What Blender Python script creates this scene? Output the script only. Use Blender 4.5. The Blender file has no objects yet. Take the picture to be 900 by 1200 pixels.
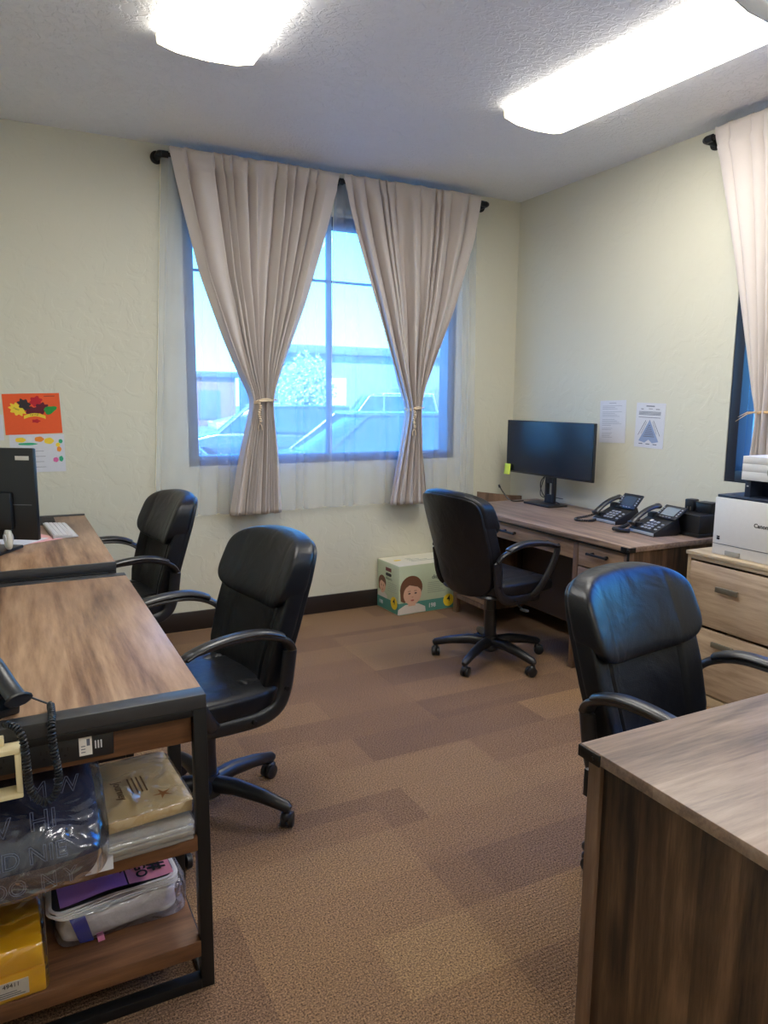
import bpy, bmesh, math, random
from mathutils import Vector, Matrix, noise
random.seed(7)
PI = math.pi
scn = bpy.context.scene
COL = scn.collection

# ------------------------------------------------------------------ camera
W, D, H = 3.455, 4.56, 2.912          # right wall, back wall, ceiling
XL, YF = -0.78, -2.2                  # left wall, wall behind the camera
cam_d = bpy.data.cameras.new('camera')
cam = bpy.data.objects.new('camera', cam_d); COL.objects.link(cam)
yaw, pit, rol = .4754, .1536, .0083
fw = Vector((math.sin(yaw)*math.cos(pit), math.cos(yaw)*math.cos(pit), -math.sin(pit)))
rt = Vector((math.cos(yaw), -math.sin(yaw), 0)); up = rt.cross(fw)
c_, s_ = math.cos(rol), math.sin(rol)
r2 = rt*c_ + up*s_; u2 = -rt*s_ + up*c_
cam.matrix_world = Matrix(((r2.x, u2.x, -fw.x, 0), (r2.y, u2.y, -fw.y, 0), (r2.z, u2.z, -fw.z, 1.4709), (0, 0, 0, 1)))
cam_d.sensor_fit = 'VERTICAL'; cam_d.sensor_height = 36; cam_d.lens = 851.73/1200*36
cam_d.clip_start = .05; cam_d.clip_end = 400
scn.camera = cam

# ------------------------------------------------------------------ world, sun, exposure
def lin(c):
    return tuple((v/255/12.92 if v/255 <= .04045 else ((v/255+.055)/1.055)**2.4) for v in c) + (1,)
wd = bpy.data.worlds.new('sky'); scn.world = wd; wd.use_nodes = True
nt = wd.node_tree; nt.nodes.clear()
wo = nt.nodes.new('ShaderNodeOutputWorld'); bg = nt.nodes.new('ShaderNodeBackground')
tc = nt.nodes.new('ShaderNodeTexCoord'); sx = nt.nodes.new('ShaderNodeSeparateXYZ'); rp = nt.nodes.new('ShaderNodeValToRGB')
rp.color_ramp.elements[0].position = .0; rp.color_ramp.elements[0].color = (.42, .88, 1.0, 1)
rp.color_ramp.elements[1].position = .5; rp.color_ramp.elements[1].color = (.06, .29, 1.05, 1)
e = rp.color_ramp.elements.new(.22); e.color = (.17, .64, 1.0, 1)
nt.links.new(tc.outputs['Generated'], sx.inputs[0]); nt.links.new(sx.outputs['Z'], rp.inputs[0])
nt.links.new(rp.outputs[0], bg.inputs[0]); nt.links.new(bg.outputs[0], wo.inputs[0])
bg.inputs[1].default_value = 3.0
sun_d = bpy.data.lights.new('sun', 'SUN'); sun_d.energy = 4.2; sun_d.angle = .01; sun_d.color = (1, .95, .86)
sun = bpy.data.objects.new('sun', sun_d); COL.objects.link(sun)
sun.rotation_euler = Vector((.35, .75, -.75)).to_track_quat('-Z', 'Y').to_euler()
scn.view_settings.view_transform = 'Standard'; scn.view_settings.look = 'None'
scn.view_settings.gamma = 1; scn.view_settings.use_curve_mapping = False
scn.view_settings.exposure = 1.5
try:
    scn.cycles.max_bounces = 10; scn.cycles.diffuse_bounces = 6; scn.cycles.transparent_max_bounces = 16
    scn.cycles.sample_clamp_indirect = 6
except Exception: pass
LAMP = 10.5

# ------------------------------------------------------------------ materials
MATS = {}
def nodes(name):
    m = bpy.data.materials.new(name); m.use_nodes = True
    n = m.node_tree; b = n.nodes['Principled BSDF']
    return m, n, b
def mat(name, rgb, rough=.5, metal=0., spec=.5, bump=0, bscale=50, var=0, coat=0, detail=3):
    if name in MATS: return MATS[name]
    m, n, b = nodes(name); col = lin(rgb)
    b.inputs['Base Color'].default_value = col; b.inputs['Roughness'].default_value = rough
    b.inputs['Metallic'].default_value = metal; b.inputs['Specular IOR Level'].default_value = spec
    b.inputs['Coat Weight'].default_value = coat
    t = n.nodes.new('ShaderNodeTexCoord')
    ns = n.nodes.new('ShaderNodeTexNoise'); ns.inputs['Scale'].default_value = bscale; ns.inputs['Detail'].default_value = detail
    n.links.new(t.outputs['Object'], ns.inputs['Vector'])
    v = var or .04
    mx = n.nodes.new('ShaderNodeMix'); mx.data_type = 'RGBA'
    mx.inputs['A'].default_value = tuple(c*(1-v) for c in col[:3])+(1,); mx.inputs['B'].default_value = tuple(min(1, c*(1+v)) for c in col[:3])+(1,)
    n.links.new(ns.outputs[0], mx.inputs['Factor']); n.links.new(mx.outputs['Result'], b.inputs['Base Color'])
    if bump:
        bp = n.nodes.new('ShaderNodeBump'); bp.inputs['Strength'].default_value = bump; bp.inputs['Distance'].default_value = .005
        n.links.new(ns.outputs[0], bp.inputs['Height']); n.links.new(bp.outputs[0], b.inputs['Normal'])
    MATS[name] = m; return m
def wood(name, dark, mid, light, axis='y', sc=1., rough=.45, knots=0., planks=0., contrast=1., paxis=0, world=False):
    """grain running along one axis of the object's own coordinates"""
    if name in MATS: return MATS[name]
    m, n, b = nodes(name); L = n.links.new
    t = n.nodes.new('ShaderNodeTexCoord'); mp = n.nodes.new('ShaderNodeMapping')
    s = {'x': (1.2, 14, 14), 'y': (14, 1.2, 14), 'z': (14, 14, 1.2)}[axis]
    mp.inputs['Scale'].default_value = tuple(v*sc for v in s)
    L(t.outputs['Object'], mp.inputs[0])
    n1 = n.nodes.new('ShaderNodeTexNoise'); n1.inputs['Scale'].default_value = .55; n1.inputs['Detail'].default_value = 5; n1.inputs['Distortion'].default_value = 2.6
    n2 = n.nodes.new('ShaderNodeTexNoise'); n2.inputs['Scale'].default_value = 5; n2.inputs['Detail'].default_value = 6; n2.inputs['Roughness'].default_value = .7
    L(mp.outputs[0], n1.inputs['Vector']); L(mp.outputs[0], n2.inputs['Vector'])
    md = n.nodes.new('ShaderNodeMath'); md.operation = 'MULTIPLY_ADD'; md.inputs[1].default_value = .85
    L(n2.outputs[0], md.inputs[0])
    m1 = n.nodes.new('ShaderNodeMath'); m1.operation = 'MULTIPLY_ADD'; m1.inputs[1].default_value = 1.15*contrast; m1.inputs[2].default_value = .5-.575*contrast-.425
    L(n1.outputs[0], m1.inputs[0]); L(m1.outputs[0], md.inputs[2])
    last = md.outputs[0]
    if planks:
        sp = n.nodes.new('ShaderNodeSeparateXYZ'); L(t.outputs['Object'], sp.inputs[0])
        q = n.nodes.new('ShaderNodeMath'); q.operation = 'MULTIPLY_ADD'; q.inputs[1].default_value = 1/planks; q.inputs[2].default_value = 13.3; L(sp.outputs[paxis], q.inputs[0])
        fl = n.nodes.new('ShaderNodeMath'); fl.operation = 'FLOOR'; L(q.outputs[0], fl.inputs[0])
        wn = n.nodes.new('ShaderNodeTexWhiteNoise'); wn.noise_dimensions = '1D'; L(fl.outputs[0], wn.inputs['W'])
        ma = n.nodes.new('ShaderNodeMath'); ma.operation = 'MULTIPLY_ADD'; ma.inputs[1].default_value = .20; L(wn.outputs[0], ma.inputs[0])
        sb = n.nodes.new('ShaderNodeMath'); sb.operation = 'SUBTRACT'; sb.inputs[1].default_value = .10; L(last, sb.inputs[0]); L(sb.outputs[0], ma.inputs[2])
        last = ma.outputs[0]
    if knots:
        vo = n.nodes.new('ShaderNodeTexVoronoi'); vo.inputs['Scale'].default_value = knots
        mk = n.nodes.new('ShaderNodeMapping'); mk.inputs['Scale'].default_value = {'x': (.35, 1, 1), 'y': (1, .35, 1), 'z': (1, 1, .35)}[axis]
        L(t.outputs['Object'], mk.inputs[0]); L(mk.outputs[0], vo.inputs['Vector'])
        mr = n.nodes.new('ShaderNodeMapRange'); mr.inputs['From Min'].default_value = .02; mr.inputs['From Max'].default_value = .16
        mr.inputs['To Min'].default_value = .45; mr.inputs['To Max'].default_value = 0; L(vo.outputs['Distance'], mr.inputs[0])
        sk = n.nodes.new('ShaderNodeMath'); sk.operation = 'SUBTRACT'; L(last, sk.inputs[0]); L(mr.outputs[0], sk.inputs[1]); last = sk.outputs[0]
    cr = n.nodes.new('ShaderNodeValToRGB'); el = cr.color_ramp.elements
    el[0].position = .18; el[0].color = lin(dark); el[1].position = .85; el[1].color = lin(light)
    k = el.new(.5); k.color = lin(mid)
    L(last, cr.inputs[0]); L(cr.outputs[0], b.inputs['Base Color'])
    b.inputs['Roughness'].default_value = rough; b.inputs['Specular IOR Level'].default_value = .45
    bp = n.nodes.new('ShaderNodeBump'); bp.inputs['Strength'].default_value = .12; bp.inputs['Distance'].default_value = .003
    L(n2.outputs[0], bp.inputs['Height']); L(bp.outputs[0], b.inputs['Normal'])
    MATS[name] = m; return m
def emis(name, rgb, st):
    if name in MATS: return MATS[name]
    m, n, b = nodes(name); b.inputs['Base Color'].default_value = rgb+(1,); b.inputs['Emission Color'].default_value = rgb+(1,); b.inputs['Emission Strength'].default_value = st
    MATS[name] = m; return m
def wallmat(name, rgb, strength, scale, rough=.7):
    m, n, b = nodes(name); L = n.links.new
    t = n.nodes.new('ShaderNodeTexCoord')
    n1 = n.nodes.new('ShaderNodeTexNoise'); n1.inputs['Scale'].default_value = scale; n1.inputs['Detail'].default_value = 4; n1.inputs['Distortion'].default_value = 1.2
    L(t.outputs['Object'], n1.inputs['Vector'])
    cr = n.nodes.new('ShaderNodeValToRGB'); cr.color_ramp.elements[0].position = .47; cr.color_ramp.elements[1].position = .56
    L(n1.outputs[0], cr.inputs[0])
    n2 = n.nodes.new('ShaderNodeTexNoise'); n2.inputs['Scale'].default_value = 1.5
    L(t.outputs['Object'], n2.inputs['Vector'])
    mx = n.nodes.new('ShaderNodeMix'); mx.data_type = 'RGBA'; c = lin(rgb)
    mx.inputs['A'].default_value = tuple(v*.965 for v in c[:3])+(1,); mx.inputs['B'].default_value = c
    L(n2.outputs[0], mx.inputs['Factor']); L(mx.outputs['Result'], b.inputs['Base Color'])
    bp = n.nodes.new('ShaderNodeBump'); bp.inputs['Strength'].default_value = strength; bp.inputs['Distance'].default_value = .004
    L(cr.outputs[0], bp.inputs['Height']); L(bp.outputs[0], b.inputs['Normal'])
    b.inputs['Roughness'].default_value = rough; b.inputs['Specular IOR Level'].default_value = .35
    MATS[name] = m; return m
M_wall = wallmat('wall_paint', (210, 207, 189), .22, 9, .5)
M_ceil = wallmat('ceiling_paint', (240, 240, 240), .8, 26, .55)
# carpet: plank tiles in several browns with looped speckle
def carpet():
    m, n, b = nodes('carpet'); L = n.links.new
    t = n.nodes.new('ShaderNodeTexCoord')
    def bricks(rot, off, wdt, hgt):
        mp = n.nodes.new('ShaderNodeMapping'); mp.inputs['Rotation'].default_value = (0, 0, rot); mp.inputs['Location'].default_value = off
        L(t.outputs['Object'], mp.inputs[0])
        br = n.nodes.new('ShaderNodeTexBrick'); br.inputs['Scale'].default_value = 1; br.inputs['Mortar Size'].default_value = 0
        br.inputs['Brick Width'].default_value = wdt; br.inputs['Row Height'].default_value = hgt
        br.inputs['Color1'].default_value = (0, 0, 0, 1); br.inputs['Color2'].default_value = (1, 1, 1, 1)
        L(mp.outputs[0], br.inputs['Vector']); return br
    b1 = bricks(0, (.1, .2, 0), .9, .225); b2 = bricks(PI/2, (.35, .12, 0), .61, .61)
    lg = n.nodes.new('ShaderNodeTexNoise'); lg.inputs['Scale'].default_value = 2.0; lg.inputs['Detail'].default_value = 2
    L(t.outputs['Object'], lg.inputs['Vector'])
    a1 = n.nodes.new('ShaderNodeMath'); a1.operation = 'MULTIPLY_ADD'; a1.inputs[1].default_value = .45; L(b1.outputs['Color'], a1.inputs[0]); 
    a2 = n.nodes.new('ShaderNodeMath'); a2.operation = 'MULTIPLY'; a2.inputs[1].default_value = .30; L(b2.outputs['Color'], a2.inputs[0]); L(a2.outputs[0], a1.inputs[2])
    a3 = n.nodes.new('ShaderNodeMath'); a3.operation = 'MULTIPLY_ADD'; a3.inputs[1].default_value = .25; L(lg.outputs[0], a3.inputs[0]); L(a1.outputs[0], a3.inputs[2])
    cr = n.nodes.new('ShaderNodeValToRGB'); el = cr.color_ramp.elements
    el[0].position = .05; el[0].color = lin((100, 82, 74)); el[1].position = .95; el[1].color = lin((146, 122, 96))
    k = el.new(.45); k.color = lin((128, 104, 85)); L(a3.outputs[0], cr.inputs[0])
    sp = n.nodes.new('ShaderNodeTexNoise'); sp.inputs['Scale'].default_value = 200; sp.inputs['Detail'].default_value = 2; sp.inputs['Roughness'].default_value = .8
    L(t.outputs['Object'], sp.inputs['Vector'])
    cs = n.nodes.new('ShaderNodeValToRGB'); cs.color_ramp.elements[0].position = .36; cs.color_ramp.elements[0].color = (.34, .30, .30, 1)
    cs.color_ramp.elements[1].position = .68; cs.color_ramp.elements[1].color = (2.25, 2.1, 1.75, 1)
    L(sp.outputs[0], cs.inputs[0])
    mu = n.nodes.new('ShaderNodeMix'); mu.data_type = 'RGBA'; mu.blend_type = 'MULTIPLY'; mu.inputs['Factor'].default_value = 1
    L(cr.outputs[0], mu.inputs['A']); L(cs.outputs[0], mu.inputs['B'])
    L(mu.outputs['Result'], b.inputs['Base Color'])
    bp = n.nodes.new('ShaderNodeBump'); bp.inputs['Strength'].default_value = .9; bp.inputs['Distance'].default_value = .006
    wv = n.nodes.new('ShaderNodeTexWave'); wv.inputs['Scale'].default_value = 26; wv.inputs['Distortion'].default_value = 2; wv.inputs['Detail'].default_value = 1; wv.bands_direction = 'Y'
    L(t.outputs['Object'], wv.inputs['Vector'])
    ad = n.nodes.new('ShaderNodeMath'); ad.operation = 'MULTIPLY_ADD'; ad.inputs[1].default_value = .35; L(wv.outputs['Fac'], ad.inputs[0]); L(sp.outputs[0], ad.inputs[2])
    L(ad.outputs[0], bp.inputs['Height']); L(bp.outputs[0], b.inputs['Normal'])
    b.inputs['Roughness'].default_value = .95; b.inputs['Specular IOR Level'].default_value = .15
    return m
M_carpet = carpet()
M_base = mat('baseboard_wood', (38, 30, 28), .4)
M_frame = mat('window_frame_dark', (72, 76, 84), .45)
M_frame2 = mat('window_frame_black', (36, 42, 54), .4)
M_black = mat('black_plastic', (20, 22, 27), .38, spec=.6, bump=.05, bscale=400)
M_blackm = mat('black_metal', (26, 26, 28), .42, metal=.3, bump=.03, bscale=200)
M_trim = mat('gunmetal_trim', (62, 62, 64), .42, metal=.3)
def leather_mat():
    m, n, b = nodes('black_leather'); L = n.links.new
    b.inputs['Base Color'].default_value = lin((14, 16, 22)); b.inputs['Roughness'].default_value = .38; b.inputs['Specular IOR Level'].default_value = .42
    t = n.nodes.new('ShaderNodeTexCoord')
    a = n.nodes.new('ShaderNodeTexNoise'); a.inputs['Scale'].default_value = 7; a.inputs['Detail'].default_value = 3; a.inputs['Distortion'].default_value = .8
    v = n.nodes.new('ShaderNodeTexVoronoi'); v.inputs['Scale'].default_value = 260
    L(t.outputs['Object'], a.inputs['Vector']); L(t.outputs['Object'], v.inputs['Vector'])
    ad = n.nodes.new('ShaderNodeMath'); ad.operation = 'MULTIPLY_ADD'; ad.inputs[1].default_value = .035; L(v.outputs['Distance'], ad.inputs[0]); L(a.outputs[0], ad.inputs[2])
    bp = n.nodes.new('ShaderNodeBump'); bp.inputs['Strength'].default_value = .32; bp.inputs['Distance'].default_value = .02
    L(ad.outputs[0], bp.inputs['Height']); L(bp.outputs[0], b.inputs['Normal'])
    return m
M_leather = leather_mat()
M_armp = mat('armrest_plastic', (30, 31, 35), .33, spec=.6, bump=.05, bscale=300)
M_walnut = wood('walnut_laminate', (92, 64, 48), (142, 110, 84), (176, 144, 114), 'y', .8, .36, contrast=1.1, planks=.16, paxis=0)
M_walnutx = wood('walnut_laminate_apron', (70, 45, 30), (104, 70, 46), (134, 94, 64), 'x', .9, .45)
M_oak = wood('rustic_oak_top', (92, 76, 66), (140, 117, 100), (172, 147, 126), 'y', .9, .42, knots=1.6, planks=.19, paxis=0)
M_oakx = wood('rustic_oak_top_long', (92, 78, 70), (142, 121, 106), (172, 150, 132), 'x', .9, .36, knots=1.6, planks=.19, paxis=1)
M_oakz = wood('shaded_oak_panel', (34, 24, 18), (84, 62, 44), (130, 98, 72), 'z', .8, .5, knots=3.2, planks=.14, paxis=1, contrast=1.2)  # upright panels' shade put into the colour, darker than the oak tops
M_oakf = wood('rustic_oak_front', (104, 82, 64), (146, 118, 94), (172, 144, 118), 'y', .9, .48, knots=2.2)
M_oakd = wood('rustic_oak_post', (84, 64, 50), (116, 90, 72), (140, 112, 90), 'z', 1, .5)
M_ash = wood('pale_oak_front', (150, 128, 106), (184, 162, 138), (206, 186, 160), 'y', .9, .5, knots=2.5)
M_asht = wood('pale_oak_top', (164, 144, 116), (190, 170, 140), (208, 190, 162), 'y', .9, .45)
M_white = mat('white_plastic', (214, 214, 216), .4)
M_paper = mat('white_paper', (208, 209, 216), .8)
M_ink = mat('print_ink', (98, 102, 116), .8)
M_curt = mat('taupe_curtain_fabric', (204, 195, 190), .85, spec=.2, bump=.15, bscale=500)
M_rope = mat('tieback_rope', (222, 202, 172), .8, bump=.3, bscale=300)
M_screen = mat('dark_screen', (20, 26, 38), .22, spec=.5)
M_handle = mat('black_iron_handle', (34, 33, 33), .4, metal=.5)
M_pewter = mat('pewter_handle', (128, 124, 112), .38, metal=.6)
def sheer_mat():
    m = bpy.data.materials.new('white_sheer_voile'); m.use_nodes = True; n = m.node_tree; n.nodes.clear(); L = n.links.new
    o = n.nodes.new('ShaderNodeOutputMaterial'); tr = n.nodes.new('ShaderNodeBsdfTransparent'); df = n.nodes.new('ShaderNodeBsdfDiffuse'); tl = n.nodes.new('ShaderNodeBsdfTranslucent')
    tr.inputs[0].default_value = (.97, .98, 1, 1); df.inputs[0].default_value = (.86, .88, .88, 1); tl.inputs[0].default_value = (.86, .90, .95, 1)
    m1 = n.nodes.new('ShaderNodeMixShader'); m1.inputs[0].default_value = .5; m2 = n.nodes.new('ShaderNodeMixShader')
    t = n.nodes.new('ShaderNodeTexCoord'); ns = n.nodes.new('ShaderNodeTexNoise'); ns.inputs['Scale'].default_value = 3
    mr = n.nodes.new('ShaderNodeMapRange'); mr.inputs['To Min'].default_value = .30; mr.inputs['To Max'].default_value = .42
    L(t.outputs['Object'], ns.inputs['Vector']); L(ns.outputs[0], mr.inputs[0]); L(mr.outputs[0], m2.inputs[0])
    L(df.outputs[0], m1.inputs[1]); L(tl.outputs[0], m1.inputs[2]); L(tr.outputs[0], m2.inputs[1]); L(m1.outputs[0], m2.inputs[2]); L(m2.outputs[0], o.inputs[0])
    return m
M_sheer = sheer_mat()
def glass_mat(name, tint, gl=.08):
    m = bpy.data.materials.new(name); m.use_nodes = True; n = m.node_tree; n.nodes.clear(); L = n.links.new
    o = n.nodes.new('ShaderNodeOutputMaterial'); tr = n.nodes.new('ShaderNodeBsdfTransparent'); g = n.nodes.new('ShaderNodeBsdfGlossy'); mx = n.nodes.new('ShaderNodeMixShader')
    tr.inputs[0].default_value = tint; g.inputs['Roughness'].default_value = .03; mx.inputs[0].default_value = gl
    L(tr.outputs[0], mx.inputs[1]); L(g.outputs[0], mx.inputs[2]); L(mx.outputs[0], o.inputs[0]); return m
M_glass = glass_mat('window_glass', (.70, .86, 1, 1), .05)
def film_mat(name, op):
    m = bpy.data.materials.new(name); m.use_nodes = True; n = m.node_tree; n.nodes.clear(); L = n.links.new
    o = n.nodes.new('ShaderNodeOutputMaterial'); tr = n.nodes.new('ShaderNodeBsdfTransparent'); g = n.nodes.new('ShaderNodeBsdfGlossy'); mx = n.nodes.new('ShaderNodeMixShader')
    tr.inputs[0].default_value = (.96, .97, .98, 1); g.inputs['Roughness'].default_value = .2; g.inputs['Color'].default_value = (.9, .93, 1, 1)
    t = n.nodes.new('ShaderNodeTexCoord'); ns = n.nodes.new('ShaderNodeTexNoise'); ns.inputs['Scale'].default_value = 9; ns.inputs['Distortion'].default_value = 2; ns.inputs['Detail'].default_value = 1.5
    bp = n.nodes.new('ShaderNodeBump'); bp.inputs['Strength'].default_value = .6; bp.inputs['Distance'].default_value = .03
    L(t.outputs['Object'], ns.inputs['Vector']); L(ns.outputs[0], bp.inputs['Height']); L(bp.outputs[0], g.inputs['Normal'])
    fr = n.nodes.new('ShaderNodeLayerWeight'); fr.inputs['Blend'].default_value = .25; L(bp.outputs[0], fr.inputs['Normal'])
    mr = n.nodes.new('ShaderNodeMapRange'); mr.inputs['To Min'].default_value = op; mr.inputs['To Max'].default_value = .7
    L(fr.outputs['Fresnel'], mr.inputs[0]); L(mr.outputs[0], mx.inputs[0])
    L(tr.outputs[0], mx.inputs[1]); L(g.outputs[0], mx.inputs[2]); L(mx.outputs[0], o.inputs[0]); return m
M_film = film_mat('clear_plastic_film', .10)

# ------------------------------------------------------------------ mesh helpers
class MB:
    def __init__(s): s.bm = bmesh.new()
    def _add(s, tmp, mi, M):
        if M is not None: bmesh.ops.transform(tmp, matrix=M, verts=tmp.verts[:])
        for f in tmp.faces: f.material_index = mi
        me = bpy.data.meshes.new('t'); tmp.to_mesh(me); tmp.free(); s.bm.from_mesh(me); bpy.data.meshes.remove(me)
    def box(s, x0, x1, y0, y1, z0, z1, bev=0, mi=0, M=None, seg=2):
        t = bmesh.new(); bmesh.ops.create_cube(t, size=1)
        bmesh.ops.transform(t, matrix=Matrix.Translation(((x0+x1)/2, (y0+y1)/2, (z0+z1)/2)) @ Matrix.Diagonal((abs(x1-x0), abs(y1-y0), abs(z1-z0), 1)), verts=t.verts[:])
        if bev: bmesh.ops.bevel(t, geom=t.edges[:], offset=bev, segments=seg, affect='EDGES', profile=.5)
        s._add(t, mi, M); return s
    def tube(s, pts, r, seg=10, mi=0, M=None, closed=False, caps=True, flat=None):
        """swept tube; r = number or list; flat = (su, sv) cross-section scale"""
        pts = [Vector(p) for p in pts]; n = len(pts); t = bmesh.new(); rings = []
        rr = r if isinstance(r, (list, tuple)) else [r]*n
        prev = None
        for i, p in enumerate(pts):
            a = pts[i-1] if (i or closed) else p; b_ = pts[(i+1) % n] if (i < n-1 or closed) else p
            d = (b_-a).normalized()
            if prev is None:
                u = d.cross(Vector((0, 0, 1)));
                if u.length < .1: u = d.cross(Vector((0, 1, 0)))
            else: u = prev - d*prev.dot(d)
            u.normalize(); prev = u; v = d.cross(u)
            fu, fv = flat if flat else (1, 1)
            rings.append([t.verts.new(p + u*math.cos(2*PI*k/seg)*rr[i]*fu + v*math.sin(2*PI*k/seg)*rr[i]*fv) for k in range(seg)])
        for i in range(n if closed else n-1):
            A, B = rings[i], rings[(i+1) % n]
            for k in range(seg): t.faces.new((A[k], A[(k+1) % seg], B[(k+1) % seg], B[k]))
        if caps and not closed: t.faces.new(rings[0][::-1]); t.faces.new(rings[-1])
        bmesh.ops.recalc_face_normals(t, faces=t.faces[:])
        s._add(t, mi, M); return s
    def cyl(s, p0, p1, r0, r1=None, seg=20, mi=0, M=None):
        return s.tube([p0, p1], [r0, r0 if r1 is None else r1], seg, mi, M)
    def sup(s, c, size, e1=.35, e2=.35, deform=None, nu=40, nv=24, mi=0, M=None):
        """superellipsoid with an optional deform(x,y,z)->(x,y,z) in local coords"""
        t = bmesh.new(); f = lambda w, e: math.copysign(abs(w)**e, w)
        rows = []
        for j in range(nv+1):
            ph = -PI/2 + PI*j/nv; row = []
            for i in range(nu):
                th = 2*PI*i/nu
                x = f(math.cos(ph), e1)*f(math.cos(th), e2)*size[0]/2; y = f(math.cos(ph), e1)*f(math.sin(th), e2)*size[1]/2; z = f(math.sin(ph), e1)*size[2]/2
                x, y, z = x+c[0], y+c[1], z+c[2]
                if deform: x, y, z = deform(x, y, z)
                row.append((x, y, z))
            rows.append(row)
        bot = t.verts.new([sum(p[k] for p in rows[0])/nu for k in range(3)]); top = t.verts.new([sum(p[k] for p in rows[-1])/nu for k in range(3)])
        V = [[t.verts.new(p) for p in row] for row in rows[1:-1]]
        for a, b_ in zip(V[:-1], V[1:]):
            for i in range(nu): t.faces.new((a[i], a[(i+1) % nu], b_[(i+1) % nu], b_[i]))
        for i in range(nu): t.faces.new((bot, V[0][(i+1) % nu], V[0][i])); t.faces.new((top, V[-1][i], V[-1][(i+1) % nu]))
        s._add(t, mi, M); return s
    def prism(s, poly, a, b_, axis='y', mi=0, bev=0, M=None):
        """poly 2d extruded between a and b along the axis"""
        t = bmesh.new()
        P = {'y': lambda p, q: (p[0], q, p[1]), 'x': lambda p, q: (q, p[0], p[1]), 'z': lambda p, q: (p[0], p[1], q)}[axis]
        A = [t.verts.new(P(p, a)) for p in poly]; B = [t.verts.new(P(p, b_)) for p in poly]; n = len(poly)
        t.faces.new(A); t.faces.new(B[::-1])
        for i in range(n): t.faces.new((A[i], B[i], B[(i+1) % n], A[(i+1) % n]))
        bmesh.ops.recalc_face_normals(t, faces=t.faces[:])
        if bev: bmesh.ops.bevel(t, geom=t.edges[:], offset=bev, segments=2, affect='EDGES', profile=.5)
        s._add(t, mi, M); return s
    def poly(s, pts, mi=0, M=None):
        t = bmesh.new(); t.faces.new([t.verts.new(p) for p in pts]); s._add(t, mi, M); return s
    def grid(s, fn, nu, nv, mi=0, M=None):
        t = bmesh.new(); V = [[t.verts.new(fn(i/nu, j/nv)) for i in range(nu+1)] for j in range(nv+1)]
        for j in range(nv):
            for i in range(nu): t.faces.new((V[j][i], V[j][i+1], V[j+1][i+1], V[j+1][i]))
        s._add(t, mi, M); return s
    def build(s, name, mats, parent=None, loc=None, M=None, ang=38):
        me = bpy.data.meshes.new(name); s.bm.to_mesh(me); s.bm.free()
        for m in (mats if isinstance(mats, (list, tuple)) else [mats]): me.materials.append(m)
        me.polygons.foreach_set('use_smooth', [True]*len(me.polygons)); me.set_sharp_from_angle(angle=math.radians(ang))
        o = bpy.data.objects.new(name, me); COL.objects.link(o)
        if parent: o.parent = parent
        if loc: o.location = loc
        if M is not None: o.matrix_local = M
        return o
def thing(name, label, cat, loc=(0, 0, 0), rz=0, group=None):
    o = bpy.data.objects.new(name, None); COL.objects.link(o); o.empty_display_size = .1
    o.location = loc; o.rotation_euler = (0, 0, rz); o['label'] = label; o['category'] = cat
    if group: o['group'] = group
    return o
def tag(o, label, cat, group=None):
    o['label'] = label; o['category'] = cat
    if group: o['group'] = group
    return o
def struct(o): o['kind'] = 'structure'; return o
def kids(o): return [c for c in bpy.data.objects if c.parent == o]
def copy_tree(o, parent=None):
    c = o.copy(); COL.objects.link(c); c.parent = parent
    for ch in kids(o): copy_tree(ch, c)
    return c
def frame(o, xd, yd):
    xd = Vector(xd).normalized(); yd = Vector(yd); yd = (yd - xd*yd.dot(xd)).normalized(); z = xd.cross(yd)
    return Matrix(((xd.x, yd.x, z.x, o[0]), (xd.y, yd.y, z.y, o[1]), (xd.z, yd.z, z.z, o[2]), (0, 0, 0, 1)))
def text(st, size, m, parent, o, xd, yd, name='lettering', ext=.0004, outline=0, align='CENTER', bold=0):
    cu = bpy.data.curves.new('t', 'FONT'); cu.body = st; cu.size = size; cu.extrude = ext; cu.align_x = align; cu.align_y = 'CENTER'; cu.resolution_u = 3
    if bold: cu.offset = bold
    if outline: cu.fill_mode = 'NONE'; cu.bevel_depth = outline; cu.bevel_resolution = 0; cu.extrude = 0
    t = bpy.data.objects.new('t', cu); COL.objects.link(t)
    dg = bpy.context.evaluated_depsgraph_get(); me = bpy.data.meshes.new_from_object(t.evaluated_get(dg))
    bpy.data.objects.remove(t); me.materials.clear(); me.materials.append(m)
    ob = bpy.data.objects.new(name, me); COL.objects.link(ob); ob.parent = parent; ob.matrix_local = frame(o, xd, yd)
    return ob
def lerp(tab, z):
    """piecewise-linear table [(z, v)...] in decreasing z"""
    if z >= tab[0][0]: return tab[0][1]
    for (a, va), (b, vb) in zip(tab[:-1], tab[1:]):
        if z >= b: return vb + (va-vb)*(z-b)/(a-b)
    return tab[-1][1]
def smooth_tab(tab, z):
    return (lerp(tab, z-.05)+2*lerp(tab, z)+lerp(tab, z+.05))/4

# ------------------------------------------------------------------ the setting
T = .22
def wall(name, boxes, m=M_wall):
    b = MB()
    for q in boxes: b.box(*q)
    return struct(b.build(name, m))
struct(MB().box(XL-T, W+T, YF-T, D+T, -.12, 0).build('floor', M_carpet))
struct(MB().box(XL-T, W+T, YF-T, D+T, H, H+.2).build('ceiling', M_ceil))
wx0, wx1, wz0, wz1 = .985, 2.922, 1.048, 2.64
wall('wall_back', [(XL-T, wx0, D, D+T, 0, H), (wx1, W+T, D, D+T, 0, H), (wx0, wx1, D, D+T, 0, wz0), (wx0, wx1, D, D+T, wz1, H)])
ry0, ry1, rz0, rz1 = .75, 2.665, 1.046, 2.64
wall('wall_right', [(W, W+T, ry1, D, 0, H), (W, W+T, YF, ry0, 0, H), (W, W+T, ry0, ry1, 0, rz0), (W, W+T, ry0, ry1, rz1, H)])
wall('wall_left', [(XL-T, XL, YF, D, 0, H)])
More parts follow.
